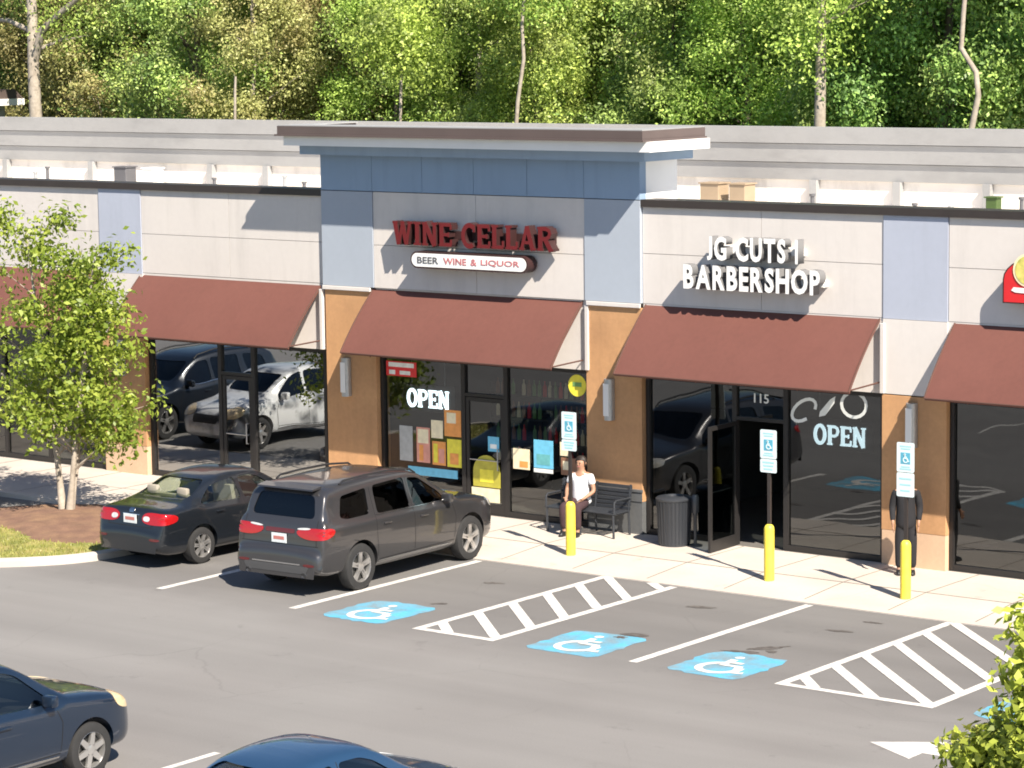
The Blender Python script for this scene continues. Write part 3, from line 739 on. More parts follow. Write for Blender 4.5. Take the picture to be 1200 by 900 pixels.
# wine shop sign
S = empty('shop_sign', 'dark red raised WINE CELLAR letters on the raised centre bay', 'shop sign')
slab_text('WINE CELLAR', 1.98, 5.72, 5.11, 5.54, -.33, .19, M['letterred'], S, M['letterside'], kw=1.12)
mb = MB(); mb.box(2.05, 5.6, -.135, -.06, 5.22, 5.38); mb.build('mounting_rail', M['letterside'], S)
S = empty('capsule_sign', 'white rounded strip sign reading BEER WINE & LIQUOR below the red letters', 'shop sign')
def capsule(x0, x1, z0, z1, y0, y1):
    r = (z1 - z0) / 2; zc = (z0 + z1) / 2
    pts = [(x1 - r + r * math.cos(R(a)), zc + r * math.sin(R(a))) for a in range(-90, 91, 15)] + [(x0 + r + r * math.cos(R(a)), zc + r * math.sin(R(a))) for a in range(90, 271, 15)]
    return MB().prism(pts, 1, y0, y1)
capsule(2.45, 5.18, 4.69, 5.0, -.38, -.10).build('sign_case', M['letterside'], S)
capsule(2.48, 5.15, 4.72, 4.97, -.386, -.381).build('sign_face', M['letterwhite'], S)
text_on('BEER', 2.62, 3.12, 4.785, 4.905, -.394, .006, M['textgrey'], S, 'lettering', .01)
text_on('WINE', 3.24, 3.78, 4.785, 4.905, -.394, .006, M['textpink'], S, 'lettering', .01)
text_on('&', 3.88, 4.02, 4.785, 4.905, -.394, .006, M['textpink'], S, 'lettering', .01)
text_on('LIQUOR', 4.12, 5.0, 4.785, 4.905, -.394, .006, M['textpink'], S, 'lettering', .01)
# barber sign
S = empty('shop_sign', 'white raised JG CUTS 1 BARBERSHOP letters in two rows on cream wall', 'shop sign')
for wd, x0, x1, z0, z1 in (('JG CUTS 1', 9.02, 10.84, 5.06, 5.47), ('BARBERSHOP', 8.53, 11.27, 4.55, 4.97)):
    # every letter a mesh of its own, spaced by its own width
    meas = []
    for ch in wd:
        if ch == ' ': meas.append(.30); continue
        me = text_mesh(ch, 1., .1, .02); xs_ = [v.co.x for v in me.vertices]; meas.append(max(xs_) - min(xs_)); bpy.data.meshes.remove(me)
    tot = sum(meas) + .10 * (len(wd) - 1); k = (x1 - x0) / tot; cx = x0
    for ch, wm in zip(wd, meas):
        if ch != ' ': text_on(ch, cx, cx + wm * k, z0 + .03, z1 + .03, -.35, .20, M['letterwhite'], S, 'letter', .036, M['letterreturn'])
        cx += (wm + .10) * k
    mb = MB(); mb.box(x0 + .05, x1 - .05, -.145, -.004, (z0 + z1) / 2 - .06, (z0 + z1) / 2 + .06); mb.build('mounting_rail', M['white'], S)
# red sign at the right end
S = empty('shop_sign', 'red dome shaped sign with a round yellow emblem on cream wall', 'shop sign')
pts = [(14.62, 4.62), (16.3, 4.62), (16.3, 5.0)] + [(15.46 + .84 * math.cos(R(a)), 5.0 + .42 * math.sin(R(a))) for a in range(0, 181, 12)] + [(14.62, 5.0)]
MB().prism(pts, 1, -.28, -.06).build('sign_case', M['letterside'], S)
cx_, cz_ = 15.46, 5.0
MB().prism([(cx_ + (x - cx_) * .97, cz_ + (z - cz_) * .95) for x, z in pts], 1, -.287, -.281).build('sign_face', M['signred'], S)
M['emblem'] = mat('yellow_emblem', (.75, .62, .18), .4, var=.2, scale=6, tint=(.30, .38, .06), tfac=.9, tscale=7)
M['emblemrim'] = mat('pale_emblem_rim', (.80, .70, .45), .4)
disc = lambda cx, cz, r, n=28: [(cx + r * math.cos(2 * math.pi * i / n), cz + r * math.sin(2 * math.pi * i / n)) for i in range(n)]
MB().prism(disc(15.08, 5.16, .27), 1, -.30, -.288).build('emblem_rim', M['emblemrim'], S)
MB().prism(disc(15.08, 5.16, .23), 1, -.306, -.301).build('emblem', M['emblem'], S)
MB().prism([(14.78, 4.83), (14.82, 4.88), (15.3, 4.86), (16.1, 4.88), (16.1, 4.80), (15.3, 4.78), (14.85, 4.80)], 1, -.298, -.288).build('ribbon', M['letterwhite'], S)

# lit OPEN signs behind the glass
def open_sign(x0, label):
    o = empty('open_sign', label, 'open sign')
    mb_ = MB(); mb_.bbox(x0 - .12, x0 + 1.16, .25, .28, 1.90, 2.42, .01); mb_.build('backing', M['black'], o)
    slab_text('OPEN', x0, x0 + 1.02, 1.98, 2.32, .225, .02, M['lit'], o, kw=.95)
    mb_ = MB(); mb_.tube([(x0 + .1, .265, 2.42), (x0 + .1, .265, 3.05)], .006, 5); mb_.tube([(x0 + .9, .265, 2.42), (x0 + .9, .265, 3.05)], .006, 5); mb_.build('hanging_wire', M['steel'], o)
open_sign(1.80, 'lit white OPEN sign in the window beside the posters')
open_sign(10.80, 'lit white OPEN sign in the window under white scissors rings')
# things in the wine shop window
def flat(name, label, cat, x0, x1, z0, z1, m, y=.14, top=None, deco=None, group=None):
    o = empty(name, label, cat, group=group)
    b = MB()
    if top == 'arch':
        r = (x1 - x0) / 2; pts = [(x0, z0), (x1, z0)] + [((x0 + x1) / 2 + r * math.cos(R(a)), z1 - r + r * math.sin(R(a))) for a in range(0, 181, 15)]
        b.prism(pts, 1, y, y + .006)
    elif top == 'disc': b.prism(disc((x0 + x1) / 2, (z0 + z1) / 2, (x1 - x0) / 2), 1, y, y + .006)
    else: b.box(x0, x1, y, y + .006, z0, z1)
    b.build('sheet', m, o)
    for d in (deco or []):
        a0, a1, c0, c1, mm = d
        q = MB(); q.box(x0 + (x1 - x0) * a0, x0 + (x1 - x0) * a1, y - .004, y - .001, z0 + (z1 - z0) * c0, z0 + (z1 - z0) * c1); q.build('print', mm, o)
    return o
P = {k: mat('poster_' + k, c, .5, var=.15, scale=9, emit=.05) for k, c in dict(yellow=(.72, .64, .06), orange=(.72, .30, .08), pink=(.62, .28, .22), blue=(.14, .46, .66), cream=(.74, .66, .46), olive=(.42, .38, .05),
                                                                     white=(.72, .74, .72), red=(.62, .03, .035), teal=(.12, .38, .40), brown=(.24, .12, .07), green=(.14, .3, .1), grey=(.35, .36, .36)).items()}  # printed sheets, given a faint glow to brighten them in the dim shopfront
flat('window_sign', 'red and white lit sign in the top corner of window', 'window sign', 1.40, 2.14, 2.56, 2.84, P['red'], .107, None, [(.08, .92, .62, .92, P['white']), (.1, .3, .1, .4, P['white']), (.45, .8, .12, .38, P['white'])])
flat('poster', 'tall yellow poster beside the wine shop door', 'poster', 2.86, 3.20, .92, 1.45, P['yellow'], .107, None, [(.2, .8, .1, .5, P['orange'])])
flat('poster', 'orange poster above the tall yellow poster', 'poster', 2.80, 3.20, 1.50, 2.0, P['orange'], .107, None, [(.15, .7, .5, .9, P['cream'])])
flat('poster', 'pale grey tall poster under the OPEN sign', 'poster', 1.70, 2.02, .95, 1.62, P['grey'], .107)
flat('poster', 'pink and cream poster between grey and orange posters', 'poster', 2.12, 2.44, .95, 1.62, P['pink'], .107, None, [(.1, .9, .55, .95, P['cream']), (.2, .5, .05, .5, P['orange'])])
flat('poster', 'narrow yellow and red poster beside the pink one', 'poster', 2.50, 2.82, .93, 1.38, P['orange'], .107, None, [(.1, .4, .1, .9, P['yellow']), (.5, .9, .1, .7, P['pink'])])
flat('poster', 'cream price sheet above the narrow yellow poster', 'poster', 2.48, 2.76, 1.44, 1.78, P['cream'], .107)
flat('door_sticker', 'round topped olive yellow sticker on the shop door', 'sticker', 3.50, 4.14, .62, 1.22, P['olive'], .075, 'arch', [(.25, .75, .15, .55, P['yellow'])])
flat('poster', 'pale sheet low on the shop door', 'poster', 3.46, 4.12, .34, .60, P['cream'], .075)
flat('door_sticker', 'small pale blue notice on the wine shop door', 'sticker', 3.86, 4.12, 1.30, 1.58, P['blue'], .075, None, [(.2, .8, .2, .5, P['white'])])
flat('poster', 'cream poster right of the wine shop door', 'poster', 4.42, 4.80, 1.02, 1.40, P['cream'], .107, None, [(.4, .9, .1, .4, P['orange'])])
flat('poster', 'sky blue poster with white foot in the right window', 'poster', 4.90, 5.34, 1.08, 1.60, P['blue'], .107, None, [(.15, .85, .12, .5, P['teal']), (.0, 1., -.16, -.02, P['white'])])
flat('poster', 'small pink poster at the right of the sky blue one', 'poster', 5.50, 5.74, 1.35, 1.60, P['cream'], .107)
flat('poster', 'brown picture poster low beside the bench', 'poster', 5.52, 5.95, 1.0, 1.32, P['brown'], .107, None, [(.1, .5, .3, .8, P['cream'])])
flat('round_sign', 'round yellow green sticker in the upper window corner', 'sticker', 5.70, 6.10, 2.46, 2.86, P['yellow'], .107, 'disc', [(.25, .75, .45, .65, P['green'])])
flat('poster', 'blue banner strip low behind the wine shop window', 'poster', 1.9, 3.1, .70, .86, P['blue'], .107)
# shelf with bottles inside the wine shop
r_ = random.Random(11)
o = empty('shelf_unit', 'dark shelf of bottles inside the wine shop', 'shelf')
mb = MB()
for z in (.5, .95, 1.4, 1.85): mb.box(1.5, 6.2, 3.2, 3.55, z, z + .03)
for x in (1.48, 3.0, 4.6, 6.2): mb.box(x, x + .03, 3.2, 3.55, .1, 2.1)
mb.build('rack', M['room'], o)
mb = MB()
for z in (.53, .98, 1.43, 1.88):
    for x in np.arange(1.6, 6.1, .13):
        if r_.random() < .85: mb.lathe([(.0, z), (.038, z), (.038, z + .2), (.014, z + .25), (.014, z + .31), (0, z + .31)], 8, 2, (x, 3.3, 0), r_.randrange(4))
q = mb.build('bottles', [P['brown'], P['green'], P['red'], P['cream']], o, smooth=40); q['kind'] = 'stuff'
# barber shop window: vinyl figures, number, strip lamp
o = empty('window_decal', 'white scissors outline with two rings on the barbershop window', 'window decal')
mb = MB()
def band(mb_, pts, wd, y):
    for k in range(len(pts) - 1):
        a, b = Vector(pts[k]), Vector(pts[k + 1]); d = (b - a).normalized(); nn = Vector((-d.y, d.x)) * wd / 2; a = a - d * wd * .2; b = b + d * wd * .2
        mb_.prism([tuple(a + nn), tuple(a - nn), tuple(b - nn), tuple(b + nn)], 1, y + .0004 * (k % 2), y + .004)
band(mb, [(11.66 + .24 * math.cos(R(a)), 2.72 + .21 * math.sin(R(a))) for a in range(0, 361, 20)], .055, .106)
mb.build('ring', M['litsoft'], o)
mb = MB()
c_, s_ = math.cos(R(35)), math.sin(R(35))
band(mb, [(10.68 + .27 * math.cos(R(a)) * c_ - .15 * math.sin(R(a)) * s_, 2.56 + .27 * math.cos(R(a)) * s_ + .15 * math.sin(R(a)) * c_) for a in range(-40, 275, 20)], .055, .106)
mb.build('ring', M['litsoft'], o)
mb = MB(); mb.prism([(10.98, 2.47), (11.1, 2.50), (11.28, 2.72), (11.30, 2.84), (11.2, 2.78), (11.0, 2.56)], 1, .106, .11); mb.build('blade', M['litsoft'], o)
o = empty('number_sign', 'small white 115 number above the barbershop door', 'number sign')
text_on('115', 9.68, 9.98, 2.62, 2.78, .10, .006, M['litsoft'], o, 'digits', .01)
o = empty('ceiling_lamp', 'white strip lamp hanging inside the barbershop', 'lamp')
mb = MB(); mb.bbox(8.2, 9.6, 1.9, 2.05, 2.93, 2.99, .01); mb.build('housing', M['white'], o)
mb = MB(); mb.tube([(8.25, 1.97, 2.90), (9.55, 1.97, 2.90)], .025, 8); mb.build('tube', M['tube'], o)

# ------------------------------------------------------------------ street furniture
def bollard(x, y, z0, sign_low, label):
    o = empty('sign_bollard', label, 'bollard', (x, y, z0), group='yellow bollards with accessible parking signs')
    mb_ = MB(); mb_.lathe([(.0, -.05), (.085, -.05), (.085, .86), (.078, .90), (.06, .93), (.03, .948), (0, .95)], 20)
    mb_.build('bollard', M['yellow'], o, 40)
    mb_ = MB(); mb_.box(-.028, .028, -.012, .012, .90, 2.50); mb_.box(-.028, -.02, .012, .03, .90, 2.5); mb_.box(.02, .028, .012, .03, .90, 2.5); mb_.build('sign_post', M['dark_metal'], o)
    def plate(z0_, z1_, sym):
        p = MB(); w_ = .155; r = .025; z0p, z1p = z0_, z1_
        pts = []
        for cx, cz, a0 in ((w_ - r, z1p - r, 0), (-w_ + r, z1p - r, 90), (-w_ + r, z0p + r, 180), (w_ - r, z0p + r, 270)):
            pts += [(cx + r * math.cos(R(a0 + a)), cz + r * math.sin(R(a0 + a))) for a in (0, 30, 60, 90)]
        p.prism(pts, 1, -.022, -.016)
        q = p.build('sign_panel', M['sign'], o)
        h = z1_ - z0_
        if sym:
            cz = z0_ + h * .47
            d = MB(); d.box(-.085, .085, -.025, -.0225, cz - .09, cz + .09); d.build('symbol_field', M['signblue'], q)
            d = MB()
            for i, st in enumerate(isa_pts(.15)): band(d, [(a, cz + b) for a, b in st], .016, -.0275 - .0006 * i - .002)
            d.build('wheelchair_symbol', M['sign'], q)
            t = MB()
            for zz, ww in ((z1_ - .06, .10), (z1_ - .10, .085)): t.box(-ww, ww, -.0245, -.0222, zz - .011, zz + .011)
            for zz, ww in ((z0_ + .085, .08), (z0_ + .05, .10)): t.box(-ww, ww, -.0245, -.0222, zz - .011, zz + .011)
            t.build('print_lines', M['signtext'], q)
        else:
            t = MB()
            for k in range(3):
                zz = z1_ - h * (.25 + .25 * k); t.box(-.11 + .01 * k, .11 - .015 * k, -.0245, -.0222, zz - .014, zz + .014)
            t.build('print_lines', M['signtext'], q)
    plate(2.03, 2.50, True); plate(sign_low, 2.02, False)
    return o
bollard(7.40, -2.17, .055, 1.83, 'yellow bollard sign post in front of the seated person in white')
bollard(11.42, -2.17, .055, 1.80, 'yellow bollard sign post in front of the barbershop door')
bollard(13.97, -2.20, .055, 1.64, 'yellow bollard sign post with the longest sign, by the figure in black')

# bench against the pier
o = empty('bench', 'dark slatted metal bench between the wine shop and barbershop', 'bench', (6.50, -.42, .1))
mb = MB()
for k in range(5): mb.bbox(-.77, .77, -.27 + k * .095, -.195 + k * .095, .43, .455, .006)
mb.build('seat', M['bench'], o)
mb = MB()
for k in range(6): mb.bbox(-.77, .77, .215 + k * .012, .235 + k * .012, .45 + k * .075, .512 + k * .075, .006)
mb.build('backrest', M['bench'], o)
for sx in (-.73, .0, .73):
    mb = MB(); mb.tube([(sx, -.24, 0), (sx, -.25, .43)], .022, 8); mb.tube([(sx, .25, 0), (sx, .22, .45), (sx, .30, .9)], .022, 8); mb.tube([(sx, -.25, .425), (sx, .22, .425)], .018, 6); mb.build('leg', M['bench'], o, 40)
for sx in (-.75, .75):
    mb = MB(); mb.tube([(sx, -.25, .43), (sx, -.25, .64), (sx, -.2, .67), (sx, .25, .67)], .02, 8); mb.build('armrest', M['bench'], o, 40)
# litter bin
o = empty('litter_bin', 'dark ribbed litter bin with domed lid beside the open door', 'litter bin', (8.43, -.52, .1))
mb = MB(); mb.lathe([(0, 0), (.26, 0), (.27, .03), (.30, .78), (.31, .80), (.29, .81), (0, .81)], 28); mb.build('bin_body', M['bench'], o, 40)
mb = MB()
for k in range(28):
    a = 2 * math.pi * k / 28; c_, s_ = math.cos(a), math.sin(a)
    mb.tube([(.268 * c_, .268 * s_, .04), (.302 * c_, .302 * s_, .78)], .013, 4)
mb.build('ribs', M['bench'], o)
mb = MB(); mb.lathe([(.32, .80), (.325, .83), (.30, .85), (.17, .87), (.165, .84), (.0, .84)], 28); mb.build('lid', M['bench'], o, 40)
o = empty('ash_stand', 'slim dark upright ash stand beside the litter bin', 'ash stand', (8.80, -.42, .1))
mb = MB(); mb.lathe([(0, 0), (.13, 0), (.13, .02), (.03, .05), (.03, .55), (.07, .6), (.07, .85), (.05, .9), (0, .9)], 16); mb.build('stand', M['bench'], o, 40)

# ------------------------------------------------------------------ people
def skin_mesh(name, pts, edges, radii, m, parent, sub=2, root=0):
    me = bpy.data.meshes.new(name); me.from_pydata(pts, edges, []); tmp = bpy.data.objects.new('tmp', me); col.objects.link(tmp)
    md = tmp.modifiers.new('skin', 'SKIN'); md.branch_smoothing = .6
    sv = me.skin_vertices[0].data
    for i, r in enumerate(radii):
        sv[i].radius = r if isinstance(r, tuple) else (r, r); sv[i].use_root = (i == root)
    sb = tmp.modifiers.new('sub', 'SUBSURF'); sb.levels = sub; sb.render_levels = sub
    dg = bpy.context.evaluated_depsgraph_get(); me2 = bpy.data.meshes.new_from_object(tmp.evaluated_get(dg))
    bpy.data.objects.remove(tmp)
    me2.materials.clear(); me2.materials.append(m); me2.polygons.foreach_set('use_smooth', [True] * len(me2.polygons))
    me2.name = name
    return link(bpy.data.objects.new(name, me2), parent)
def person(label, loc, rz, h, mshirt, mpants, arms, short=False, sleeve=.62, sit=False):
    """figure facing -y in local space, standing or sitting on a 0.45 m seat"""
    o = empty('person', label, 'person', loc, rz); k = h / 1.75; dz = -.375 if sit else 0.
    S_ = lambda p: (p[0] * k, p[1] * k, p[2] * k)
    U = lambda p: (p[0], p[1], p[2] + dz)
    P_ = [U(p) for p in ((0, .01, .95), (0, .0, 1.10), (0, -.005, 1.28), (0, .01, 1.42), (0, .0, 1.50), (0, -.012, 1.565), (0, -.02, 1.64), (0, -.01, 1.70))]
    Rr = [.140, .125, .145, .125, .062, .078, .092, .066]
    E_ = [(0, 1), (1, 2), (2, 3), (3, 4), (4, 5), (5, 6), (6, 7)]
    arms = [tuple(U(p) for p in a) for a in arms]
    leg = lambda s: [(s * .09, -.03, .56), (s * .14, -.44, .52), (s * .13, -.40, .11), (s * .13, -.42, .05), (s * .145, -.54, .03)] if sit else \
        [(s * .09, .01, .88), (s * .105, -.01, .50), (s * .11, .02, .10), (s * .115, -.015, .045), (s * .125, -.13, .03)]
    for s in (-1, 1):
        b = len(P_); P_ += leg(s)
        Rr += [.095, .062, .042, .043, .034]; E_ += [(0, b), (b, b + 1), (b + 1, b + 2), (b + 2, b + 3), (b + 3, b + 4)]
        sh, el, wr = arms[0 if s < 0 else 1]
        b = len(P_)
        P_ += [sh, el, wr, tuple(wr[i] + (wr[i] - el[i]) * .18 for i in range(3))]; Rr += [.055, .043, .028, .036]
        E_ += [(3, b), (b, b + 1), (b + 1, b + 2), (b + 2, b + 3)]
        # five fingers rooted in the palm
        d = (Vector(wr) - Vector(el)).normalized(); sd = d.cross(Vector((0, 1, 0))).normalized() if abs(d.y) < .9 else Vector((1, 0, 0)); ba = Vector(P_[-1]); fwd = sd.cross(d)
        hb = len(P_) - 1
        for j, (off_, ln) in enumerate(((-.03, .055), (-.010, .075), (.010, .08), (.030, .07))):
            q0 = ba + fwd * off_ + d * .04; q1 = q0 + d * ln * .6 + sd * .004; q2 = q1 + d * ln * .4 - sd * s * .012
            P_ += [tuple(q0), tuple(q1), tuple(q2)]; Rr += [.010, .009, .008]; E_ += [(hb, len(P_) - 3), (len(P_) - 3, len(P_) - 2), (len(P_) - 2, len(P_) - 1)]
        q0 = ba - fwd * .045 - d * .005; q1 = q0 - fwd * .02 + d * .035
        P_ += [tuple(q0), tuple(q1)]; Rr += [.012, .010]; E_ += [(hb, len(P_) - 2), (len(P_) - 2, len(P_) - 1)]
    skin_mesh('body', [S_(p) for p in P_], E_, [r * k for r in Rr], M['skin'], o)
    P2 = [U(p) for p in ((0, .01, .74), (0, .01, .95), (0, .0, 1.10), (0, -.005, 1.28), (0, .01, 1.42), (0, .0, 1.475))]
    if sit: P2[0] = (0, .02, .50)
    R2_ = [(.20, .165), (.195, .16), (.175, .15), (.19, .155), (.15, .13), (.078, .078)]; E2 = [(0, 1), (1, 2), (2, 3), (3, 4), (4, 5)]
    for i, s in enumerate((-1, 1)):
        sh, el, wr = arms[i]; st = Vector(sh); e_ = Vector(el); n0 = len(P2)
        P2 += [tuple(st), tuple(st.lerp(e_, min(sleeve, 1)))]; R2_ += [(.08, .08), (.066, .066)]; E2 += [(4, n0), (n0, n0 + 1)]
        if sleeve > 1: P2 += [tuple(e_.lerp(Vector(wr), .9))]; R2_ += [(.044, .044)]; E2 += [(n0 + 1, n0 + 2)]
    skin_mesh('shirt', [S_(p) for p in P2], E2, [(a * k, c * k) for a, c in R2_], mshirt, o)
    P3 = [U((0, .005, 1.06)), U((0, .01, .92))]; R3 = [.15, .155]; E3 = [(0, 1)]
    for s in (-1, 1):
        lg = leg(s); n0 = len(P3); kn = Vector(lg[1])
        P3 += [lg[0], tuple(kn)]; R3 += [.112, .088]; E3 += [(1, n0), (n0, n0 + 1)]
        if not short: P3 += [lg[2]]; R3 += [.07]; E3 += [(n0 + 1, n0 + 2)]
    skin_mesh('shorts' if short else 'trousers', [S_(p) for p in P3], E3, [r * k for r in R3], mpants, o)
    for s in (-1, 1):
        q = MB(); q.lathe([(0, -.005), (.05, -.005), (.056, .02), (.052, .06), (.045, .085), (0, .09)], 14)
        f = leg(s)[3]
        q.v = [S_((x * .9 + f[0], y * 2.2 + f[1] - .04, max(z, 0) * (1 if y > -.02 else .75))) for x, y, z in q.v]; q.build('shoe', M['black'], o, 50)
    q = MB(); q.lathe([(0, 1.762), (.05, 1.755), (.088, 1.72), (.105, 1.67), (.104, 1.62), (.085, 1.57)], 18)
    q.v = [S_(U((x, y * 1.06 + (.006 if y > -.04 else .03), z if y > -.045 else max(z, 1.69)))) for x, y, z in q.v]; q.build('hair', M['hair'], o, 60)
    for s in (-1, 1):
        q = MB(); q.lathe([(0, -.012), (.02, -.008), (.024, .0), (.02, .008), (0, .012)], 10, 0); q.v = [S_(U((x + s * .093, y, z * 1.4 + 1.635))) for x, y, z in q.v]; q.build('ear', M['skin'], o, 60)
        q = MB(); q.lathe([(0, -.006), (.009, -.003), (.009, .003), (0, .006)], 8, 1); q.v = [S_(U((x * 1.4 + s * .033, y - .108, z + 1.645))) for x, y, z in q.v]; q.build('eye', M['hair'], o, 60)
    q = MB(); q.add([S_(U(p)) for p in ((-.014, -.105, 1.605), (.014, -.105, 1.605), (0, -.132, 1.608), (0, -.108, 1.65))], [(0, 1, 2), (0, 2, 3), (1, 3, 2), (0, 3, 1)]); q.build('nose', M['skin'], o, 80)
    q = MB(); q.bbox(-.026, .026, -.105, -.094, 1.572, 1.582, .003); q.v = [S_(U(p)) for p in q.v]; q.build('mouth', M['textpink'], o)
    return o
dn = lambda s, a=.0, b=.0: ((s * .185, 0, 1.41), (s * .228, .03 + a, 1.14), (s * .215, -.07 + b, .90))
lap = lambda s: ((s * .185, 0, 1.41), (s * .27, -.03, 1.14), (s * .17, -.25, 1.03))
person('person in white shirt and dark trousers sitting on the dark bench', (6.38, -.45, .1), R(8), 1.76, M['shirtwhite'], M['clothmaroon'], (lap(-1), lap(1)), short=False, sit=True)
person('figure dressed all in black standing before the right brick pier', (13.08, -.62, .1), R(28), 1.70, M['clothblack'], M['clothblack'],
       (dn(-1, .0, -.08), dn(1, .02, .0)), short=False, sleeve=2)

# ------------------------------------------------------------------ cars
def interp(tab, t):
    if t <= tab[0][0]: return tab[0][1]
    for (a, u), (b, v) in zip(tab, tab[1:]):
        if t <= b: return u + (v - u) * ((t - a) / (b - a) if b > a else 0)
    return tab[-1][1]
def apply_bool(me, cutters):
    o = bpy.data.objects.new('tmp', me); col.objects.link(o); cs = []
    for c in cutters:
        cm = bpy.data.objects.new('cut', c); col.objects.link(cm); cs.append(cm)
        md = o.modifiers.new('b', 'BOOLEAN'); md.operation = 'DIFFERENCE'; md.solver = 'EXACT'; md.object = cm
    dg = bpy.context.evaluated_depsgraph_get(); out = bpy.data.meshes.new_from_object(o.evaluated_get(dg))
    for q in [o] + cs: bpy.data.objects.remove(q)
    return out
def roundpoly(pts, r, n=4):
    out = []; m_ = len(pts)
    for i in range(m_):
        p, a, b = Vector(pts[i]), Vector(pts[i - 1]), Vector(pts[(i + 1) % m_])
        da, db = a - p, b - p; q = min(r, da.length * .45, db.length * .45); p0 = p + da.normalized() * q; p1 = p + db.normalized() * q
        for k in range(n + 1):
            t = k / n; out.append(tuple(p0 * (1 - t) ** 2 + p * 2 * t * (1 - t) + p1 * t * t))
    return out
class Car:
    def __init__(s, spec):
        s.__dict__.update(spec)
        top = chaikin(s.top, 2); s.topf = top
        s.wf = chaikin(s.w, 2); s.zbf = chaikin(s.zb, 2); s.beltf = chaikin(s.belt, 1); s.wrf = chaikin(s.wr, 1)
        s.M0 = s.loft(0.); s.mesh0 = s.M0.mesh('car'); 
        bm = bmesh.new(); bm.from_mesh(s.mesh0); bmesh.ops.recalc_face_normals(bm, faces=bm.faces); bm.to_mesh(s.mesh0)
        s.bvh = BVHTree.FromBMesh(bm); bm.free()
        s.body = s.cut()
    def section(s, y, ins=0.):
        T, B0, zb, w_, wr = interp(s.topf, y), interp(s.beltf, y), interp(s.zbf, y), interp(s.wf, y), interp(s.wrf, y)
        if ins: T -= ins; w_ -= ins * 1.6; wr -= ins * 1.2; zb = s.floor
        g = max(0, min(1, (T - B0 - .03) / .30)); g = g * g * (3 - 2 * g)
        Bh = T; hgt = T - B0
        B = B0 if T - .1 > B0 else T - .1
        m_ = zb + (B - zb) * .52
        gh = [(.985 * w_, B - .05), (.945 * w_, B + .012), (wr + (.93 * w_ - wr) * .42, B + hgt * .52), (wr + (.93 * w_ - wr) * .10, T - hgt * .16), (wr - .05, T - .035), (wr * .55, T - .006), (0, T)]
        c_ = s.crown
        ho = [(.985 * w_, T - .15 * 1.0), (.955 * w_, T - .055 - c_), (.87 * w_, T - .022 - c_ * .8), (.70 * w_, T - .012 - c_ * .5), (.5 * w_, T - .006 - c_ * .25), (.28 * w_, T - .002), (0, T)]
        up_ = [(a[0] * (1 - g) + b[0] * g, a[1] * (1 - g) + b[1] * g) for a, b in zip(ho, gh)]
        lo = [(0, zb), (.78 * w_, zb), (.93 * w_, zb + .035), (.985 * w_, zb + (m_ - zb) * .45), (w_, m_)]
        lo = [(a, min(b, up_[0][1] - .02)) for a, b in lo]
        half = lo + up_
        loop = half + [(-a, b) for a, b in half[-2:0:-1]]
        return chaikin(loop, 2 if not ins else 1, True)
    def stations(s):
        ys = sorted(set([round(p[0], 4) for p in s.topf] + [round(p[0], 4) for p in s.wf] + [round(s.L * i / 46, 4) for i in range(47)]))
        out = [ys[0]]
        for y in ys[1:]:
            if y - out[-1] > .006: out.append(y)
        return out
    def loft(s, ins=0., y0=None, y1=None):
        mb_ = MB(); ys = s.stations()
        if y0 is not None: ys = [y0] + [y for y in ys if y0 + .01 < y < y1 - .01] + [y1]
        n = None
        for y in ys:
            L_ = s.section(y, ins); n = len(L_); mb_.v += [(a, y, b) for a, b in L_]
        for i in range(len(ys) - 1):
            for k in range(n):
                mb_.f.append((i * n + k, i * n + (k + 1) % n, (i + 1) * n + (k + 1) % n, (i + 1) * n + k)); mb_.mi.append(0)
        mb_.f.append(tuple(range(n))); mb_.mi.append(0)
        e = (len(ys) - 1) * n; mb_.f.append(tuple(e + k for k in range(n))[::-1]); mb_.mi.append(0)
        return mb_
    def cut(s):
        def cm(mb_):
            me = mb_.mesh('cut'); bm = bmesh.new(); bm.from_mesh(me); bmesh.ops.recalc_face_normals(bm, faces=bm.faces); bm.to_mesh(me); bm.free(); return me
        wells = MB()
        for y in (s.ra, s.fa):
            for sx in (-1, 1):
                r = s.r + .055; x0, x1 = sx * (s.hw - .30), sx * (s.hw + .3)
                wells.prism([(y + r * math.cos(2 * math.pi * i / 36), s.r + .01 + r * math.sin(2 * math.pi * i / 36)) for i in range(36)], 0, x0, x1)
        cav = s.loft(.055, *s.cabin)
        side = MB()
        for w_ in s.windows: side.prism(roundpoly(w_, .07), 0, -1.3, 1.3)
        fr = MB()
        if s.shield: fr.prism(roundpoly(s.shield[0], .10), 1, s.shield[1], s.shield[2])
        if s.back: fr.prism(roundpoly(s.back[0], .10), 1, s.back[1], s.back[2])
        return apply_bool(s.mesh0, [cm(wells), cm(cav), cm(side), cm(fr)])
    # -- projecting outlines onto the body
    def hit(s, o, d):
        h = s.bvh.ray_cast(Vector(o), Vector(d)); return (h[0], h[1]) if h[0] is not None else (None, None)
    def ray(s, kind, u, v):
        if kind == 'right': return (1.6, u, v), (-1, 0, 0)
        if kind == 'left': return (-1.6, u, v), (1, 0, 0)
        if kind == 'front': return (u, s.L + 1, v), (0, -1, 0)
        if kind == 'rear': return (u, -1, v), (0, 1, 0)
        if kind == 'top': return (u, v, 3), (0, 0, -1)
        sx = 1 if kind.endswith('R') else -1
        if kind.startswith('rc'):   # corner of the tail: u is an angle from straight back round to the side
            c = Vector((sx * s.hw * .45, .62, v)); d = Vector((sx * math.sin(R(u)), -math.cos(R(u)), 0))
        else:
            c = Vector((sx * s.hw * .45, s.L - .72, v)); d = Vector((sx * math.sin(R(u)), math.cos(R(u)), 0))
        return tuple(c + d * 2.5), tuple(-d)
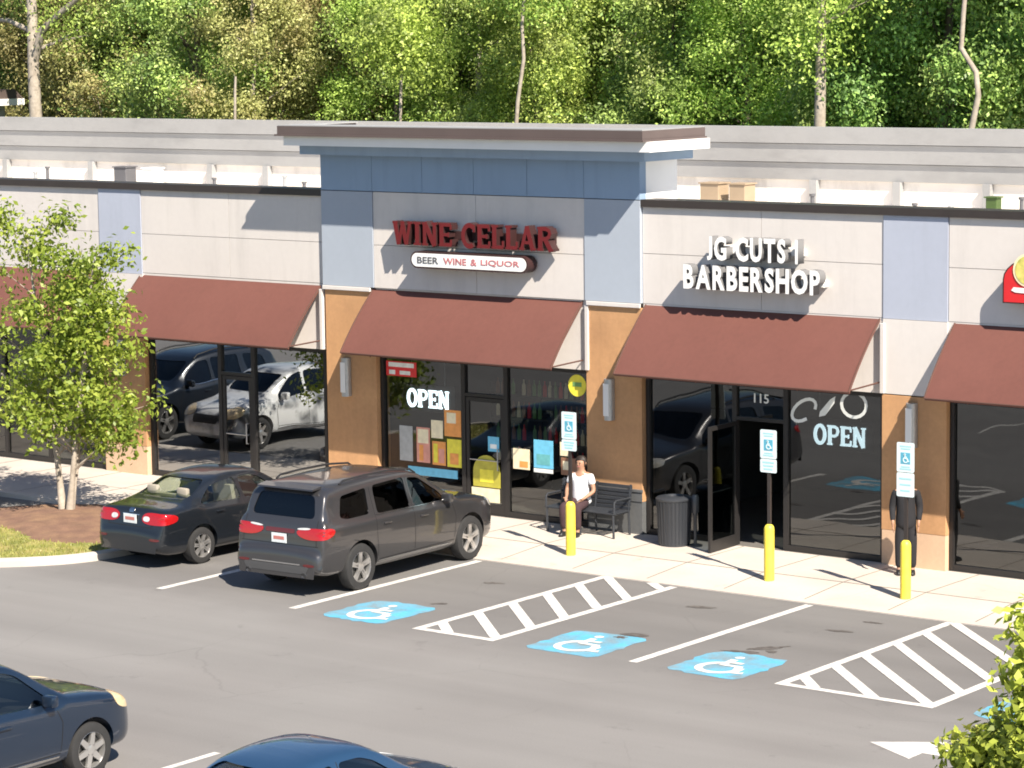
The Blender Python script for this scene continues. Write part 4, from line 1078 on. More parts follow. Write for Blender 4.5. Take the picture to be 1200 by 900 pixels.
    def patch(s, mb_, outline, kind, off, thick=.02, rings=5, smooth_it=2):
        P_ = chaikin(outline, smooth_it, True) if smooth_it < 2 else roundpoly(outline, .05 if abs(outline[0][0]) < 6 and max(abs(p[0]) for p in outline) < 6 else .03); n = len(P_)
        if kind[:2] in ('rc', 'fc'): P_ = chaikin(outline, 2, True); n = len(P_)
        if n < 12: P_ = [tuple(Vector(P_[i]).lerp(Vector(P_[(i + 1) % n]), k / 4)) for i in range(n) for k in range(4)]; n = len(P_)
        P_ = [tuple(Vector(P_[i]).lerp(Vector(P_[(i + 1) % n]), k / 3)) for i in range(n) for k in range(3)]; n = len(P_)
        cx = sum(p[0] for p in P_) / n; cy = sum(p[1] for p in P_) / n
        V_, Nn = [], []; last = None
        def at(u, v):
            h, nn = s.hit(*s.ray(kind, u, v))
            return h, nn
        pts = [(cx, cy)]
        for r in range(1, rings + 1):
            for p in P_: pts.append((cx + (p[0] - cx) * r / rings, cy + (p[1] - cy) * r / rings))
        for u, v in pts:
            h, nn = at(u, v)
            if h is None: h, nn = last if last else (Vector((0, 0, 0)), Vector((0, 0, 1)))
            last = (h, nn); V_.append(h + nn * off); Nn.append(nn)
        fs = [(0, 1 + k, 1 + (k + 1) % n) for k in range(n)]
        for r in range(rings - 1):
            a, b = 1 + r * n, 1 + (r + 1) * n
            fs += [(a + k, b + k, b + (k + 1) % n, a + (k + 1) % n) for k in range(n)]
        e = 1 + (rings - 1) * n; m_ = len(V_)
        if thick:
            V_ += [V_[e + k] - Nn[e + k] * thick for k in range(n)]
            fs += [(e + k, m_ + k, m_ + (k + 1) % n, e + (k + 1) % n) for k in range(n)]
        mb_.add([tuple(v) for v in V_], fs); return mb_
    def line(s, mb_, pts, kind, wd, off=.002, step=.05):
        """thin strip following the surface"""
        P_ = []
        for a, b in zip(pts, pts[1:]):
            m_ = max(1, int(math.dist(a, b) / step))
            P_ += [tuple(a[i] + (b[i] - a[i]) * k / m_ for i in (0, 1)) for k in range(m_)]
        P_.append(pts[-1]); L_, R_ = [], []
        for i, p in enumerate(P_):
            a = Vector(P_[max(i - 1, 0)]); b = Vector(P_[min(i + 1, len(P_) - 1)]); d = (b - a).normalized(); nn = Vector((-d.y, d.x)) * wd / 2
            hs = [s.hit(*s.ray(kind, p[0] + q * nn.x, p[1] + q * nn.y)) for q in (1, -1)]
            if hs[0][0] is None or hs[1][0] is None: continue
            L_.append(tuple(hs[0][0] + hs[0][1] * off)); R_.append(tuple(hs[1][0] + hs[1][1] * off))
        n = len(L_)
        if n > 1: mb_.add(L_ + R_, [(i, i + 1, n + i + 1, n + i) for i in range(n - 1)])
        return mb_
    def make(s, name, label, cat, loc, rz, P_, glass, group=None, seat=None, inter=True, plate=True):
        o = empty(name, label, cat, loc, rz, group)
        yo = -s.L / 2
        def put(mb_, nm, m, smooth=35, parent=None, fix=True):
            q = mb_.build(nm, m, parent or o, smooth, fix=fix)
            if parent is None: q.location = (0, yo, 0)
            return q
        me = s.body.copy(); me.materials.clear(); me.materials.append(P_)
        me.polygons.foreach_set('material_index', [0] * len(me.polygons))
        me.polygons.foreach_set('use_smooth', [True] * len(me.polygons)); me.set_sharp_from_angle(angle=R(32))
        b = bpy.data.objects.new('body', me); link(b, o); b.location = (0, yo, 0)
        for w_ in s.windows:
            for k in ('right', 'left'):
                c_ = Vector((sum(p[0] for p in w_) / len(w_), sum(p[1] for p in w_) / len(w_)))
                big = [tuple(c_ + (Vector(p) - c_) * 1.06) for p in w_]
                put(s.patch(MB(), big, k, -.012, 0, 4), 'side_window', glass, 60)
        if s.shield: put(s.patch(MB(), [(p[0] * 1.04, p[1] + (.012 if p[1] > s.shield[3] else -.012)) for p in s.shield[0]], 'front', -.012, 0, 6), 'windscreen', s.wsglass or glass, 60)
        if s.back: put(s.patch(MB(), [(p[0] * 1.04, p[1] + (.012 if p[1] > s.back[3] else -.012)) for p in s.back[0]], 'rear', -.012, 0, 6), 'rear_window', glass, 60)
        gp = MB()
        for kind in ('right', 'left'):
            for ln in s.gaps: s.line(gp, ln, kind, .011)
        for ln in s.rear_gaps: s.line(gp, ln, 'rear', .011)
        put(gp, 'panel_gaps', M['gap'], None, fix=False)
        for kind in ('rcR', 'rcL'):
            put(s.patch(MB(), s.tail, kind, .012, .02, 5), 'taillight', M['lampred'])
            if s.tail_clear: 
                q = s.patch(MB(), s.tail_clear, kind, .016, .01, 3); put(q, 'reversing_light', M['lampclear'])
        for kind in ('fcR', 'fcL'): put(s.patch(MB(), s.head, kind, .008, .02, 5), 'headlight', s.headmat)
        if s.grille: put(s.patch(MB(), s.grille, 'front', .006, .02, 4), 'grille', M['black'])
        for z_, m_ in s.rear_strips:
            put(s.patch(MB(), z_, 'rear', .008, .015, 4), 'tail_trim', m_)
        for ol, m_ in s.side_strips:
            for kind in ('right', 'left'): put(s.patch(MB(), ol, kind, .010, .02, 4, 1), 'side_trim', m_)
        if plate:
            h, nn = s.hit(*s.ray('rear', 0, s.plate_z))
            q = MB(); q.bbox(-.155, .155, -.012, .0, -.078, .078, .004)
            t = math.atan2(-nn.z, -nn.y) if h is not None else 0
            pl = put(q, 'licence_plate', M['plate'], None); pl.location = (0, yo + h.y - .012, s.plate_z); pl.rotation_euler = (0, 0, 0)
            q = MB(); q.box(-.11, .11, -.0145, -.0125, -.025, .03); 
            put(q, 'plate_print', M['plateprint'], None, pl)
        for kind, sx in (('right', 1), ('left', -1)):
            for hy, hz in s.handles:
                h, nn = s.hit(*s.ray(kind, hy, hz))
                if h is None: continue
                q = MB(); q.bbox(-.014, .026, -.10, .10, -.016, .016, .009); hd = put(q, 'door_handle', s.handlemat or P_, 40); hd.location = (h.x + sx * .004, yo + hy, hz); hd.scale = (sx, 1, 1)
            # mirror
            my, mz = s.mirror; h, nn = s.hit(*s.ray(kind, my, mz))
            if h is not None:
                q = MB(); q.bbox(.02, .22, -.055, .065, -.045, .10, .035); q.bbox(-.06, .06, -.02, .04, -.05, -.01, .01)
                mr = put(q, 'side_mirror', P_, 45); mr.location = (h.x, yo + my, mz); mr.scale = (sx, 1, 1)
        # wheels
        for y in (s.ra, s.fa):
            for sx in (-1, 1):
                r = s.r; tw = .11; t = MB()
                t.lathe([(r * .66, -tw), (r * .84, -tw * 1.02), (r * .96, -tw * .92), (r, -tw * .6), (r, tw * .6), (r * .96, tw * .92), (r * .84, tw * 1.02), (r * .66, tw)], 40, 0, caps=False)
                wh = t.build('wheel', M['rubber'], o, 35); wh.location = (sx * (s.hw - .02 - tw), yo + y, r)
                q = MB(); q.lathe([(r * .60, -tw * .9), (r * .68, tw * .92), (r * .645, tw * .98), (r * .60, tw * .5), (r * .60, -tw * .9)], 40, 0, caps=False)
                ns = s.spokes
                for k in range(ns):
                    a = 2 * math.pi * k / ns + .3
                    for da in ((-.10, .10) if s.dbl else (0,)):
                        c_, s_ = math.cos(a + da), math.sin(a + da); wd = r * (.055 if s.dbl else .105)
                        q0, q1 = Vector((c_, s_)) * r * .12, Vector((c_, s_)) * r * .63; nn = Vector((-s_, c_)) * wd
                        p4 = [tuple(q0 + nn * 1.2), tuple(q0 - nn * 1.2), tuple(q1 - nn * .85), tuple(q1 + nn * .85)]
                        q.prism(p4, 0, tw * .55, tw * .86)
                q.lathe([(0, tw * .93), (r * .12, tw * .92), (r * .20, tw * .84), (r * .20, tw * .4), (0, tw * .4)], 20, 0)
                rim = q.build('rim', M['rim'], wh, 35); 
                q = MB(); q.lathe([(0, tw * .30), (r * .60, tw * .30), (r * .60, tw * .2), (0, tw * .2)], 24, 0); q.build('brake_disc', M['brake'], wh, 35)
                if sx < 0: wh.rotation_euler = (0, 0, math.pi)
        if inter:
            sm = seat or M['seatdark']
            for sx in (-1, 1):
                q = MB(); y = s.seat_y; q.bbox(sx * .38 - .24, sx * .38 + .24, y - .05, y + .48, s.floor + .02, s.floor + .30, .05)
                q.prism([(y - .20, s.floor + .9), (y - .10, s.floor + .9), (y + .08, s.floor + .25), (y - .06, s.floor + .25)], 0, sx * .38 - .23, sx * .38 + .23)
                q.bbox(sx * .38 - .12, sx * .38 + .12, y - .24, y - .15, s.floor + .88, s.floor + 1.06, .03); put(q, 'front_seat', sm, 40)
            q = MB(); y = s.rseat_y; q.bbox(-.60, .60, y - .02, y + .45, s.floor + .02, s.floor + .28, .05)
            q.prism([(y - .18, s.floor + .82), (y - .06, s.floor + .82), (y + .10, s.floor + .25), (y - .05, s.floor + .25)], 0, -.6, .6)
            for sx in (-.36, .36): q.bbox(sx - .12, sx + .12, y - .20, y - .10, s.floor + .80, s.floor + .95, .03)
            put(q, 'rear_seat', sm, 40)
            q = MB(); q.bbox(-.62, .62, s.dash_y - .2, s.dash_y + .15, s.floor + .3, s.floor + .56, .06); put(q, 'dashboard', M['seatdark'], 40)
        if s.badge_z:
            put(s.patch(MB(), [(-.06, s.badge_z - .035), (.06, s.badge_z - .035), (.06, s.badge_z + .035), (-.06, s.badge_z + .035)], 'rear', .010, .015, 3), 'trunk_badge', M['chrome'])
        for kind in ('rcR', 'rcL'): put(s.patch(MB(), [(12, s.refl_z), (30, s.refl_z), (30, s.refl_z + .045), (12, s.refl_z + .045)], kind, .008, .01, 3), 'bumper_reflector', M['lampdark'])
        s.extras(s, o, put, P_, yo)
        return o
base = dict(badge_z=None, refl_z=.52, back=None, shield=None, wsglass=None, crown=.02, tail_clear=None, grille=None, rear_strips=[], side_strips=[], rear_gaps=[], handlemat=None, headmat=M['lampclear'], extras=lambda *a: None, spokes=5, dbl=True)

def suv_extras(s, o, put, P_, yo):
    for sx in (-1, 1):
        h0 = s.hit(*s.ray('top', sx * .60, 1.4)); q = MB(); z = s.H
        pts = [(sx * .655, y, s.hit((sx * .655, y, 3), (0, 0, -1))[0].z + dz) for y, dz in ((.85, .004), (.95, .05), (1.5, .055), (2.2, .055), (2.75, .05), (2.9, .004))]
        q.tube(pts, .018, 8); put(q, 'roof_rail', M['black'], 40)
        q = MB(); h = s.hit(*s.ray('rear', sx * .55, .40)); 
        q.tube([(sx * .58, -.02, .375), (sx * .58, .2, .375)], .045, 14, caps=False); put(q, 'exhaust_tip', M['chrome'], 40)
    q = MB(); q.prism([(.50, 1.765), (.27, 1.735), (.26, 1.71), (.48, 1.72)], 0, -.58, .58); put(q, 'rear_spoiler', P_, 30)
    q = MB(); q.tube([(0, .22, 1.27), (-.02, .24, 1.29), (-.42, .26, 1.30)], .010, 6); put(q, 'rear_wiper', M['black'], 40)
SUV = dict(base, L=5.08, hw=.96, H=1.78, r=.385, ra=1.05, fa=4.10, floor=.48, cabin=(.34, 3.55),
    top=[(0, .50), (.01, .66), (.03, .76), (.10, .80), (.115, .98), (.15, 1.16), (.20, 1.27), (.32, 1.60), (.40, 1.73), (.70, 1.785), (1.6, 1.81), (2.4, 1.795), (2.85, 1.74), (3.15, 1.60), (3.78, 1.20), (3.9, 1.16), (4.5, 1.10), (4.85, 1.02), (4.98, .90), (5.05, .74), (5.08, .60)],
    belt=[(0, 1.13), (1.2, 1.14), (3.6, 1.09), (5.1, 1.03)],
    zb=[(0, .44), (.08, .36), (.5, .30), (4.5, .26), (4.95, .28), (5.08, .42)],
    w=[(0, .78), (.05, .87), (.22, .92), (.7, .955), (1.5, .96), (4.2, .96), (4.7, .90), (4.95, .78), (5.08, .60)],
    wr=[(0, .80), (.3, .76), (.6, .72), (2.6, .70), (3.2, .70), (5, .7)],
    windows=[[(.60, 1.25), (.74, 1.58), (1.42, 1.63), (1.36, 1.21), (.78, 1.21)], [(1.56, 1.19), (1.60, 1.64), (2.46, 1.66), (2.46, 1.17)], [(2.56, 1.165), (2.56, 1.64), (2.86, 1.60), (3.40, 1.28), (3.46, 1.15)]],
    shield=([(-.66, 1.24), (.66, 1.24), (.60, 1.62), (-.60, 1.62)], 2.6, 4.4, 1.4), back=([(-.66, 1.27), (.66, 1.27), (.57, 1.63), (-.57, 1.63)], -.3, .8, 1.45),
    gaps=[[(1.50, .50), (1.47, .9), (1.50, 1.62)], [(2.50, .46), (2.51, 1.66)], [(3.62, .48), (3.66, .85), (3.55, 1.12)], [(1.55, .44), (3.62, .44)], [(.86, .86), (1.0, .83)]],
    rear_gaps=[[(-.80, .84), (.80, .84)], [(-.76, .84), (-.74, 1.25)], [(.76, .84), (.74, 1.25)]],
    tail=[(-9, 1.00), (20, .93), (58, .97), (70, 1.10), (40, 1.14), (-9, 1.10)],
    tail_clear=[(-8, 1.085), (22, 1.10), (22, 1.135), (-8, 1.115)],
    head=[(-20, .84), (20, .80), (48, .86), (50, 1.0), (10, .98), (-20, .94)], grille=[(-.36, .62), (.36, .62), (.40, .88), (-.40, .88)],
    rear_strips=[([(-.30, 1.02), (.30, 1.02), (.30, 1.09), (-.30, 1.09)], M['lampdark']), ([(-.50, .535), (.50, .535), (.50, .555), (-.50, .555)], M['chrome']), ([(-.62, .40), (.62, .40), (.68, .52), (-.68, .52)], M['cladding'])],
    side_strips=[([(1.52, .40), (3.56, .38), (3.56, .41), (1.52, .43)], M['chrome']), ([(1.50, 1.175), (3.50, 1.135), (3.50, 1.148), (1.50, 1.188)], M['chrome'])],
    plate_z=.93, handles=[(1.75, 1.02), (2.75, .99)], mirror=(3.38, 1.17), handlemat=None, spokes=5, dbl=True, seat_y=2.45, rseat_y=1.5, dash_y=3.3, extras=suv_extras)
SEDAN = dict(base, badge_z=.975, refl_z=.50, L=4.53, hw=.85, H=1.48, r=.315, ra=.97, fa=3.57, floor=.32, cabin=(.72, 3.1),
    top=[(0, .46), (.01, .62), (.05, .70), (.09, .86), (.13, 1.00), (.22, 1.045), (.55, 1.065), (.72, 1.09), (1.34, 1.375), (1.6, 1.445), (2.05, 1.482), (2.5, 1.465), (2.72, 1.41), (3.30, 1.06), (3.48, .995), (4.05, .90), (4.32, .81), (4.46, .67), (4.53, .46)],
    belt=[(0, .97), (1.0, .955), (3.2, .90), (4.5, .82)],
    zb=[(0, .36), (.08, .26), (.4, .20), (4.2, .18), (4.45, .20), (4.53, .32)],
    w=[(0, .66), (.05, .76), (.2, .82), (.8, .848), (3.7, .848), (4.15, .80), (4.4, .68), (4.53, .50)],
    wr=[(0, .62), (.8, .56), (1.5, .57), (2.5, .57), (3.1, .62), (4.5, .6)],
    windows=[[(1.02, 1.02), (1.40, 1.29), (1.98, 1.36), (2.02, .995)], [(2.10, .99), (2.08, 1.36), (2.42, 1.35), (2.62, 1.28), (3.02, 1.02), (3.04, .955)]],
    shield=([(-.62, 1.04), (.62, 1.04), (.52, 1.40), (-.52, 1.40)], 2.2, 4.0, 1.2), back=([(-.60, 1.115), (.60, 1.115), (.47, 1.375), (-.47, 1.375)], -.3, 1.75, 1.25),
    gaps=[[(1.30, .55), (1.08, .80), (1.02, .97)], [(2.06, .30), (2.06, 1.37)], [(3.12, .30), (3.16, .75), (3.02, .95)], [(1.30, .28), (3.12, .28)]],
    rear_gaps=[[(-.52, .72), (-.50, .99)], [(.52, .72), (.50, .99)], [(-.52, .72), (.52, .72)]],
    tail=[(-12, .80), (15, .755), (62, .80), (64, .93), (20, .97), (-10, .95)], tail_clear=[(-8, .82), (8, .81), (8, .90), (-8, .90)],
    head=[(-10, .66), (20, .62), (52, .70), (56, .86), (30, .84), (-8, .78)], grille=[(-.34, .62), (.34, .62), (.38, .72), (-.38, .72)],
    rear_strips=[([(-.20, .905), (.20, .905), (.20, .92), (-.20, .92)], M['chrome'])],
    side_strips=[], plate_z=.84, handles=[(1.42, .86), (2.30, .84)], mirror=(2.95, .99), spokes=7, dbl=True, seat_y=2.1, rseat_y=1.15, dash_y=3.05)
HATCH = dict(base, L=4.40, hw=.89, H=1.66, r=.345, ra=.85, fa=3.50, floor=.42, cabin=(.34, 3.05),
    top=[(0, .55), (.01, .70), (.06, .80), (.10, 1.0), (.2, 1.16), (.42, 1.50), (.55, 1.60), (1.0, 1.65), (1.7, 1.67), (2.2, 1.645), (2.5, 1.58), (3.10, 1.18), (3.24, 1.11), (3.8, 1.04), (4.15, .96), (4.30, .84), (4.38, .68), (4.40, .54)],
    belt=[(0, 1.06), (1.2, 1.05), (3.1, .99), (4.4, .94)],
    zb=[(0, .42), (.08, .34), (.4, .28), (4.0, .26), (4.3, .28), (4.40, .40)],
    w=[(0, .72), (.05, .80), (.2, .86), (.7, .888), (3.6, .888), (4.05, .85), (4.28, .74), (4.40, .56)],
    wr=[(0, .70), (.5, .64), (2.3, .63), (3.0, .66), (4.4, .66)],
    windows=[[(.55, 1.14), (.72, 1.46), (1.02, 1.50), (.96, 1.10)], [(1.08, 1.10), (1.12, 1.52), (1.86, 1.54), (1.88, 1.08)], [(1.96, 1.075), (1.96, 1.54), (2.26, 1.52), (2.46, 1.45), (2.86, 1.13), (2.88, 1.04)]],
    shield=([(-.62, 1.18), (.62, 1.18), (.56, 1.54), (-.56, 1.54)], 2.0, 3.8, 1.35), back=([(-.60, 1.18), (.60, 1.18), (.54, 1.52), (-.54, 1.52)], -.3, .7, 1.35),
    gaps=[[(1.15, .50), (1.03, .80), (1.03, 1.08)], [(1.92, .42), (1.92, 1.06)], [(2.98, .44), (3.02, .80), (2.90, 1.04)], [(1.15, .42), (2.98, .42)]],
    tail=[(10, .9), (60, .9), (64, 1.3), (20, 1.3)], head=[(2, .78), (30, .72), (56, .80), (60, .96), (35, .98), (0, .90)], grille=[(-.40, .62), (.40, .62), (.42, .80), (-.42, .80)],
    side_strips=[([(1.16, .36), (2.96, .36), (2.96, .40), (1.16, .40)], M['chrome']), ([(1.16, .56), (2.92, .56), (2.92, .62), (1.16, .62)], None)],
    plate_z=.75, handles=[(1.22, .93), (2.08, .91)], mirror=(2.78, 1.08), spokes=6, dbl=False, headmat=M['lampamber'], seat_y=1.95, rseat_y=1.05, dash_y=2.85)
PT = {'grey': paint('dark_grey_car_paint', (.058, .057, .061), .55, .3), 'green': paint('black_blue_sedan_paint', (.012, .015, .020), .3), 'navy': paint('dark_blue_car_paint', (.010, .022, .046), .35),
      'blue': paint('blue_car_paint', (.022, .065, .14), .4), 'black': paint('black_blue_car_paint', (.010, .014, .022), .3)}
# white car wrapped in black splashes
PT['wrap'] = mat('white_wrap_with_dark_splashes', (.72, .73, .74), .3, var=.03, coat=1., tint=(.03, .035, .045), tfac=1.0, tscale=2.0, trange=(.47, .66))
HATCH['side_strips'] = HATCH['side_strips'][:1]
suv = Car(SUV); sedan = Car(SEDAN); hatch = Car(HATCH)
suv.make('parked_car', 'dark grey seven seat car with roof rails parked by the hatched bay', 'car', (5.16, -4.80, 0), R(2.6), PT['grey'], M['glassdark'])
sedan.make('parked_car', 'blackish dark sedan parked between the planting island and the grey car', 'car', (1.56, -4.72, 0), R(-.5), PT['green'], M['glassgreen'], seat=M['seat'])
hatch.make('parked_car', 'dark blue tall hatchback with yellowed headlight across the lane', 'car', (10.12, -18.25, 0), R(.5), PT['navy'], M['glassmid'], seat=M['seat'])
sedan.make('parked_car', 'bright blue roofed sedan at the bottom edge of the lot', 'car', (15.78, -18.35, 0), R(-1), PT['blue'], M['glassmid'])
# cars left of the island, seen mirrored in the shop windows
hatch.make('parked_car', 'white car with black splashes mirrored in the shop window', 'car', (-6.7, -5.5, 0), R(1), PT['wrap'], M['glassdark'], inter=False)
suv.make('parked_car', 'big black blue car mirrored at the end of the shop window', 'car', (-9.65, -5.75, 0), R(0), PT['black'], M['glassdark'], inter=False)

# ------------------------------------------------------------------ rooftop things
def roof_box(label, x, y, w_, d, h, m, cat='roof unit', name='roof_unit'):
    o = empty(name, label, cat, (x, y, 5.0)); mb_ = MB(); mb_.bbox(-w_ / 2, w_ / 2, -d / 2, d / 2, .06, h, .015); mb_.build('casing', m, o)
    mb_ = MB(); mb_.box(-w_ / 2 - .03, w_ / 2 + .03, -d / 2 - .03, d / 2 + .03, h, h + .03); mb_.build('lid', m, o); mb_ = MB(); mb_.box(-w_ / 2 + .04, w_ / 2 - .04, -d / 2 + .04, d / 2 - .04, 0, .06); mb_.build('curb', m, o); return o
M['tanbox'] = mat('tan_metal', (.33, .25, .17), .7, var=.1); M['greybox'] = mat('dark_grey_metal', (.10, .10, .11), .6, var=.1); M['greenbox'] = mat('green_metal', (.05, .09, .02), .6, var=.1)
roof_box('brown roof box nearest the raised bay', .25, 13.2, .5, .45, .52, M['tanbox'])
roof_box('tan roof box, second from the raised bay', 1.0, 13.2, .42, .45, .52, M['tanbox'])
roof_box('small green roof box at the right end of the roof', 7.25, 13.4, .26, .24, .36, M['greenbox'])
roof_box('dark roof vent box on the left roof', -18.75, 13.2, .45, .4, .52, M['greybox'], 'roof vent', 'roof_vent')
roof_box('pale roof vent box beside the dark one', -17.8, 13.3, .4, .4, .50, M['white'], 'roof vent', 'roof_vent')
r_ = random.Random(5)
for i, (x, h) in enumerate(((-22.3, .28), (-21.9, .42), (-15.6, .25), (-13.2, .35), (-12.4, .22), (-10.4, .3), (-.7, .16), (2.9, .3), (5.3, .14), (6.3, .12), (7.9, .34))):
    o = empty('roof_pipe', 'short vent pipe on the white roof', 'vent pipe', (x, 12.8 + r_.uniform(0, .7), 5.0), group='vent pipes on the roof')
    mb = MB(); mb.lathe([(0, 0), (.10, 0), (.05, .05), (.045, h), (.07, h), (.07, h + .05), (0, h + .05)], 10); mb.build('pipe', M['greybox'] if i % 3 else M['steel'], o, 40)

# far building beyond the left end of the roof
o = empty('far_building', 'grey building with a white fascia beyond the left roof end', 'building', (-47.5, 24, 0))
mb = MB(); mb.box(-14, 11.2, -1.5, .9, 0, 6.75); mb.build('wall', M['grey_metal'], o)
mb = MB(); mb.box(-14.3, 11.75, -2.05, 1.3, 6.76, 6.98); mb.build('fascia', M['white'], o)
mb = MB(); mb.prism([(-2.1, 6.981), (1.3, 6.981), (.9, 7.30), (-1.3, 7.26)], 0, -14.3, 11.7); mb.build('roof', M['cap'], o)

# ------------------------------------------------------------------ trees
def leaf_mesh(P, O, size, seed):
    """leaf-sized faces at points P facing roughly along O"""
    g = np.random.default_rng(seed); n = len(P)
    nr = O * .7 + g.normal(0, .6, (n, 3)) + np.array([0, 0, .25]); nr /= np.linalg.norm(nr, axis=1)[:, None] + 1e-9
    a = np.cross(nr, np.where(np.abs(nr[:, 2:3]) < .9, [[0, 0, 1.]], [[1., 0, 0]])); a /= np.linalg.norm(a, axis=1)[:, None]
    b = np.cross(nr, a); t = g.uniform(0, 6.283, (n, 1)); u = a * np.cos(t) + b * np.sin(t); v = np.cross(nr, u)
    s_ = size * g.uniform(.6, 1.35, (n, 1)); V_ = np.empty((n, 4, 3))
    V_[:, 0] = P - u * s_; V_[:, 1] = P - v * s_ * .55 + nr * s_ * .15; V_[:, 2] = P + u * s_; V_[:, 3] = P + v * s_ * .55 + nr * s_ * .15
    me = bpy.data.meshes.new('crown'); me.vertices.add(n * 4); me.vertices.foreach_set('co', V_.ravel())
    me.loops.add(n * 4); me.loops.foreach_set('vertex_index', np.arange(n * 4)); me.polygons.add(n)
    me.polygons.foreach_set('loop_start', np.arange(n) * 4); me.polygons.foreach_set('loop_total', np.full(n, 4)); me.update(calc_edges=True); return me
def leaves(n, place, size, seed):
    rr = random.Random(seed); q = [place(rr) for _ in range(n)]
    return leaf_mesh(np.array([tuple(p) for p, _ in q]), np.array([tuple(o_) for _, o_ in q]), size, seed)
def clump_leaves(n, cl, size, seed, power=.45, squash=.75):
    """n leaves shared out over clumps (centre, radius)"""
    g = np.random.default_rng(seed); C_ = np.array([tuple(c) for c, _ in cl]); Q = np.array([q for _, q in cl]); k = g.choice(len(cl), n, p=Q ** 2 / (Q ** 2).sum())
    d = g.normal(0, 1, (n, 3)) * [1, 1, squash]; d /= np.linalg.norm(d, axis=1)[:, None]
    return leaf_mesh(C_[k] + d * (Q[k] * g.random(n) ** power)[:, None] + g.normal(0, .2, (n, 3)), d, size, seed)
def limbs(mb_, base, top, r0, r1, nb, seed, spread, z0, ends=None, bend=.25):
    rr = random.Random(seed); b, t = Vector(base), Vector(top); n = 9; pts = []
    off = Vector((0, 0, 0))
    for i in range(n):
        q = i / (n - 1)
        if 0 < i: off += Vector((rr.uniform(-1, 1), rr.uniform(-1, 1), 0)) * bend * .3
        pts.append(b.lerp(t, q) + off * (q))
    mb_.tube(pts, [r0 + (r1 - r0) * (i / (n - 1)) + (r0 * .35 if i == 0 else 0) for i in range(n)], 9)
    for k in range(nb):
        q = z0 + (1 - z0) * (k + rr.random() * .8) / nb; i = min(n - 2, int(q * (n - 1))); p = pts[i].lerp(pts[i + 1], q * (n - 1) - i)
        a = k * 2.4 + rr.uniform(-.4, .4); ln = spread * (1.1 - .55 * q) * rr.uniform(.7, 1.15); d = Vector((math.cos(a), math.sin(a), rr.uniform(.25, .8)))
        m1 = p + d * ln * .5 + Vector((0, 0, .05 * ln)); e = p + d * ln + Vector((rr.uniform(-.2, .2), rr.uniform(-.2, .2), .12 * ln))
        rb = (r0 + (r1 - r0) * q) * .42; mb_.tube([p, m1, e], [rb, rb * .6, rb * .2], 6)
        if ends is not None: ends.append(e); ends.append(m1.lerp(e, .3))
        for _ in range(2):
            d2 = d + Vector((rr.uniform(-.8, .8), rr.uniform(-.8, .8), rr.uniform(-.2, .6))); e2 = m1 + d2 * ln * .45
            mb_.tube([m1, e2], [rb * .5, rb * .15], 5)
            if ends is not None: ends.append(e2)
    if ends is not None: ends.append(pts[-1])
# prototypes of the wood's trees: (trunk mesh, crown mesh)
protos = []
specs = [('leafA', 15, 3.0, 4.2, .8), ('leafB', 14, 2.8, 3.6, .72), ('leafC', 16, 3.2, 4.6, .85), ('leafD', 14, 2.7, 3.8, .66), ('leafA', 13, 2.6, 3.2, .75), ('leafB', 16, 2.5, 3.4, .70), ('leafA', 15, 3.0, 3.9, .7), ('leafC', 13, 2.6, 3.5, .8)]
for k, (lm, H_, Rr_, z0, dens) in enumerate(specs):
    mb = MB(); ends = []
    limbs(mb, (0, 0, -.3), (rng.uniform(-.5, .5), rng.uniform(-.5, .5), H_ * .9), .20, .04, 20, 100 + k, Rr_ * .95, .2, ends, .8)
    rr = random.Random(40 + k); cl = []
    for e in ends: cl.append((e, rr.uniform(.45, .85)))
    for _ in range(56):
        t = rr.random(); z = 2.2 + (H_ - 2.5) * t; a = rr.uniform(0, 6.28); ra = Rr_ * math.sqrt(max(.05, 1 - (2 * t - .95) ** 2)) * rr.uniform(.45, 1.0)
        cl.append((Vector((ra * math.cos(a), ra * math.sin(a), z)), rr.uniform(.3, .85)))
    cm_ = clump_leaves(int(72000 * dens), cl, .062, 60 + k)
    tm = mb.mesh('trunk'); tm.materials.append(M['bark'] if k % 3 else M['palebark']); cm_.materials.append(M[lm])
    tm.polygons.foreach_set('use_smooth', [True] * len(tm.polygons)); protos.append((tm, cm_, lm))
KINDS = {'leafA': 'mid green broadleaf tree in the wood behind the shops', 'leafB': 'yellow green leafy tree in the wood behind the shops', 'leafC': 'dark green dense tree in the wood behind the shops', 'leafD': 'olive brown thinning tree in the wood behind the shops'}
r_ = random.Random(21)
for row, y in enumerate((27.5, 31, 35.5, 41)):
    xm = -21.5 - .87 * (y - 28); half = 25.5 + row * 2; sp = 3.5 + .25 * row
    for i in range(int(2 * half / sp) + 1):
        x = xm - half + sp * i + r_.uniform(-.9, .9); yy = y + r_.uniform(-1.2, 1.2)
        if x < -31 and yy < 34: yy = max(yy, 33.4) if row == 0 else max(yy, 34.2)
        tm, cm_, lm = protos[r_.randrange(len(protos))]; s_ = r_.uniform(.85, 1.15) * (1 + .05 * row)
        t = empty('forest_tree', KINDS[lm], 'tree', (x, yy, -.15), r_.uniform(0, 6.28), 'trees of the wood behind the shops'); t.scale = (s_, s_, s_ * r_.uniform(.92, 1.1))
        for nm, me in (('trunk', tm), ('crown', cm_)): link(bpy.data.objects.new(nm, me), t)
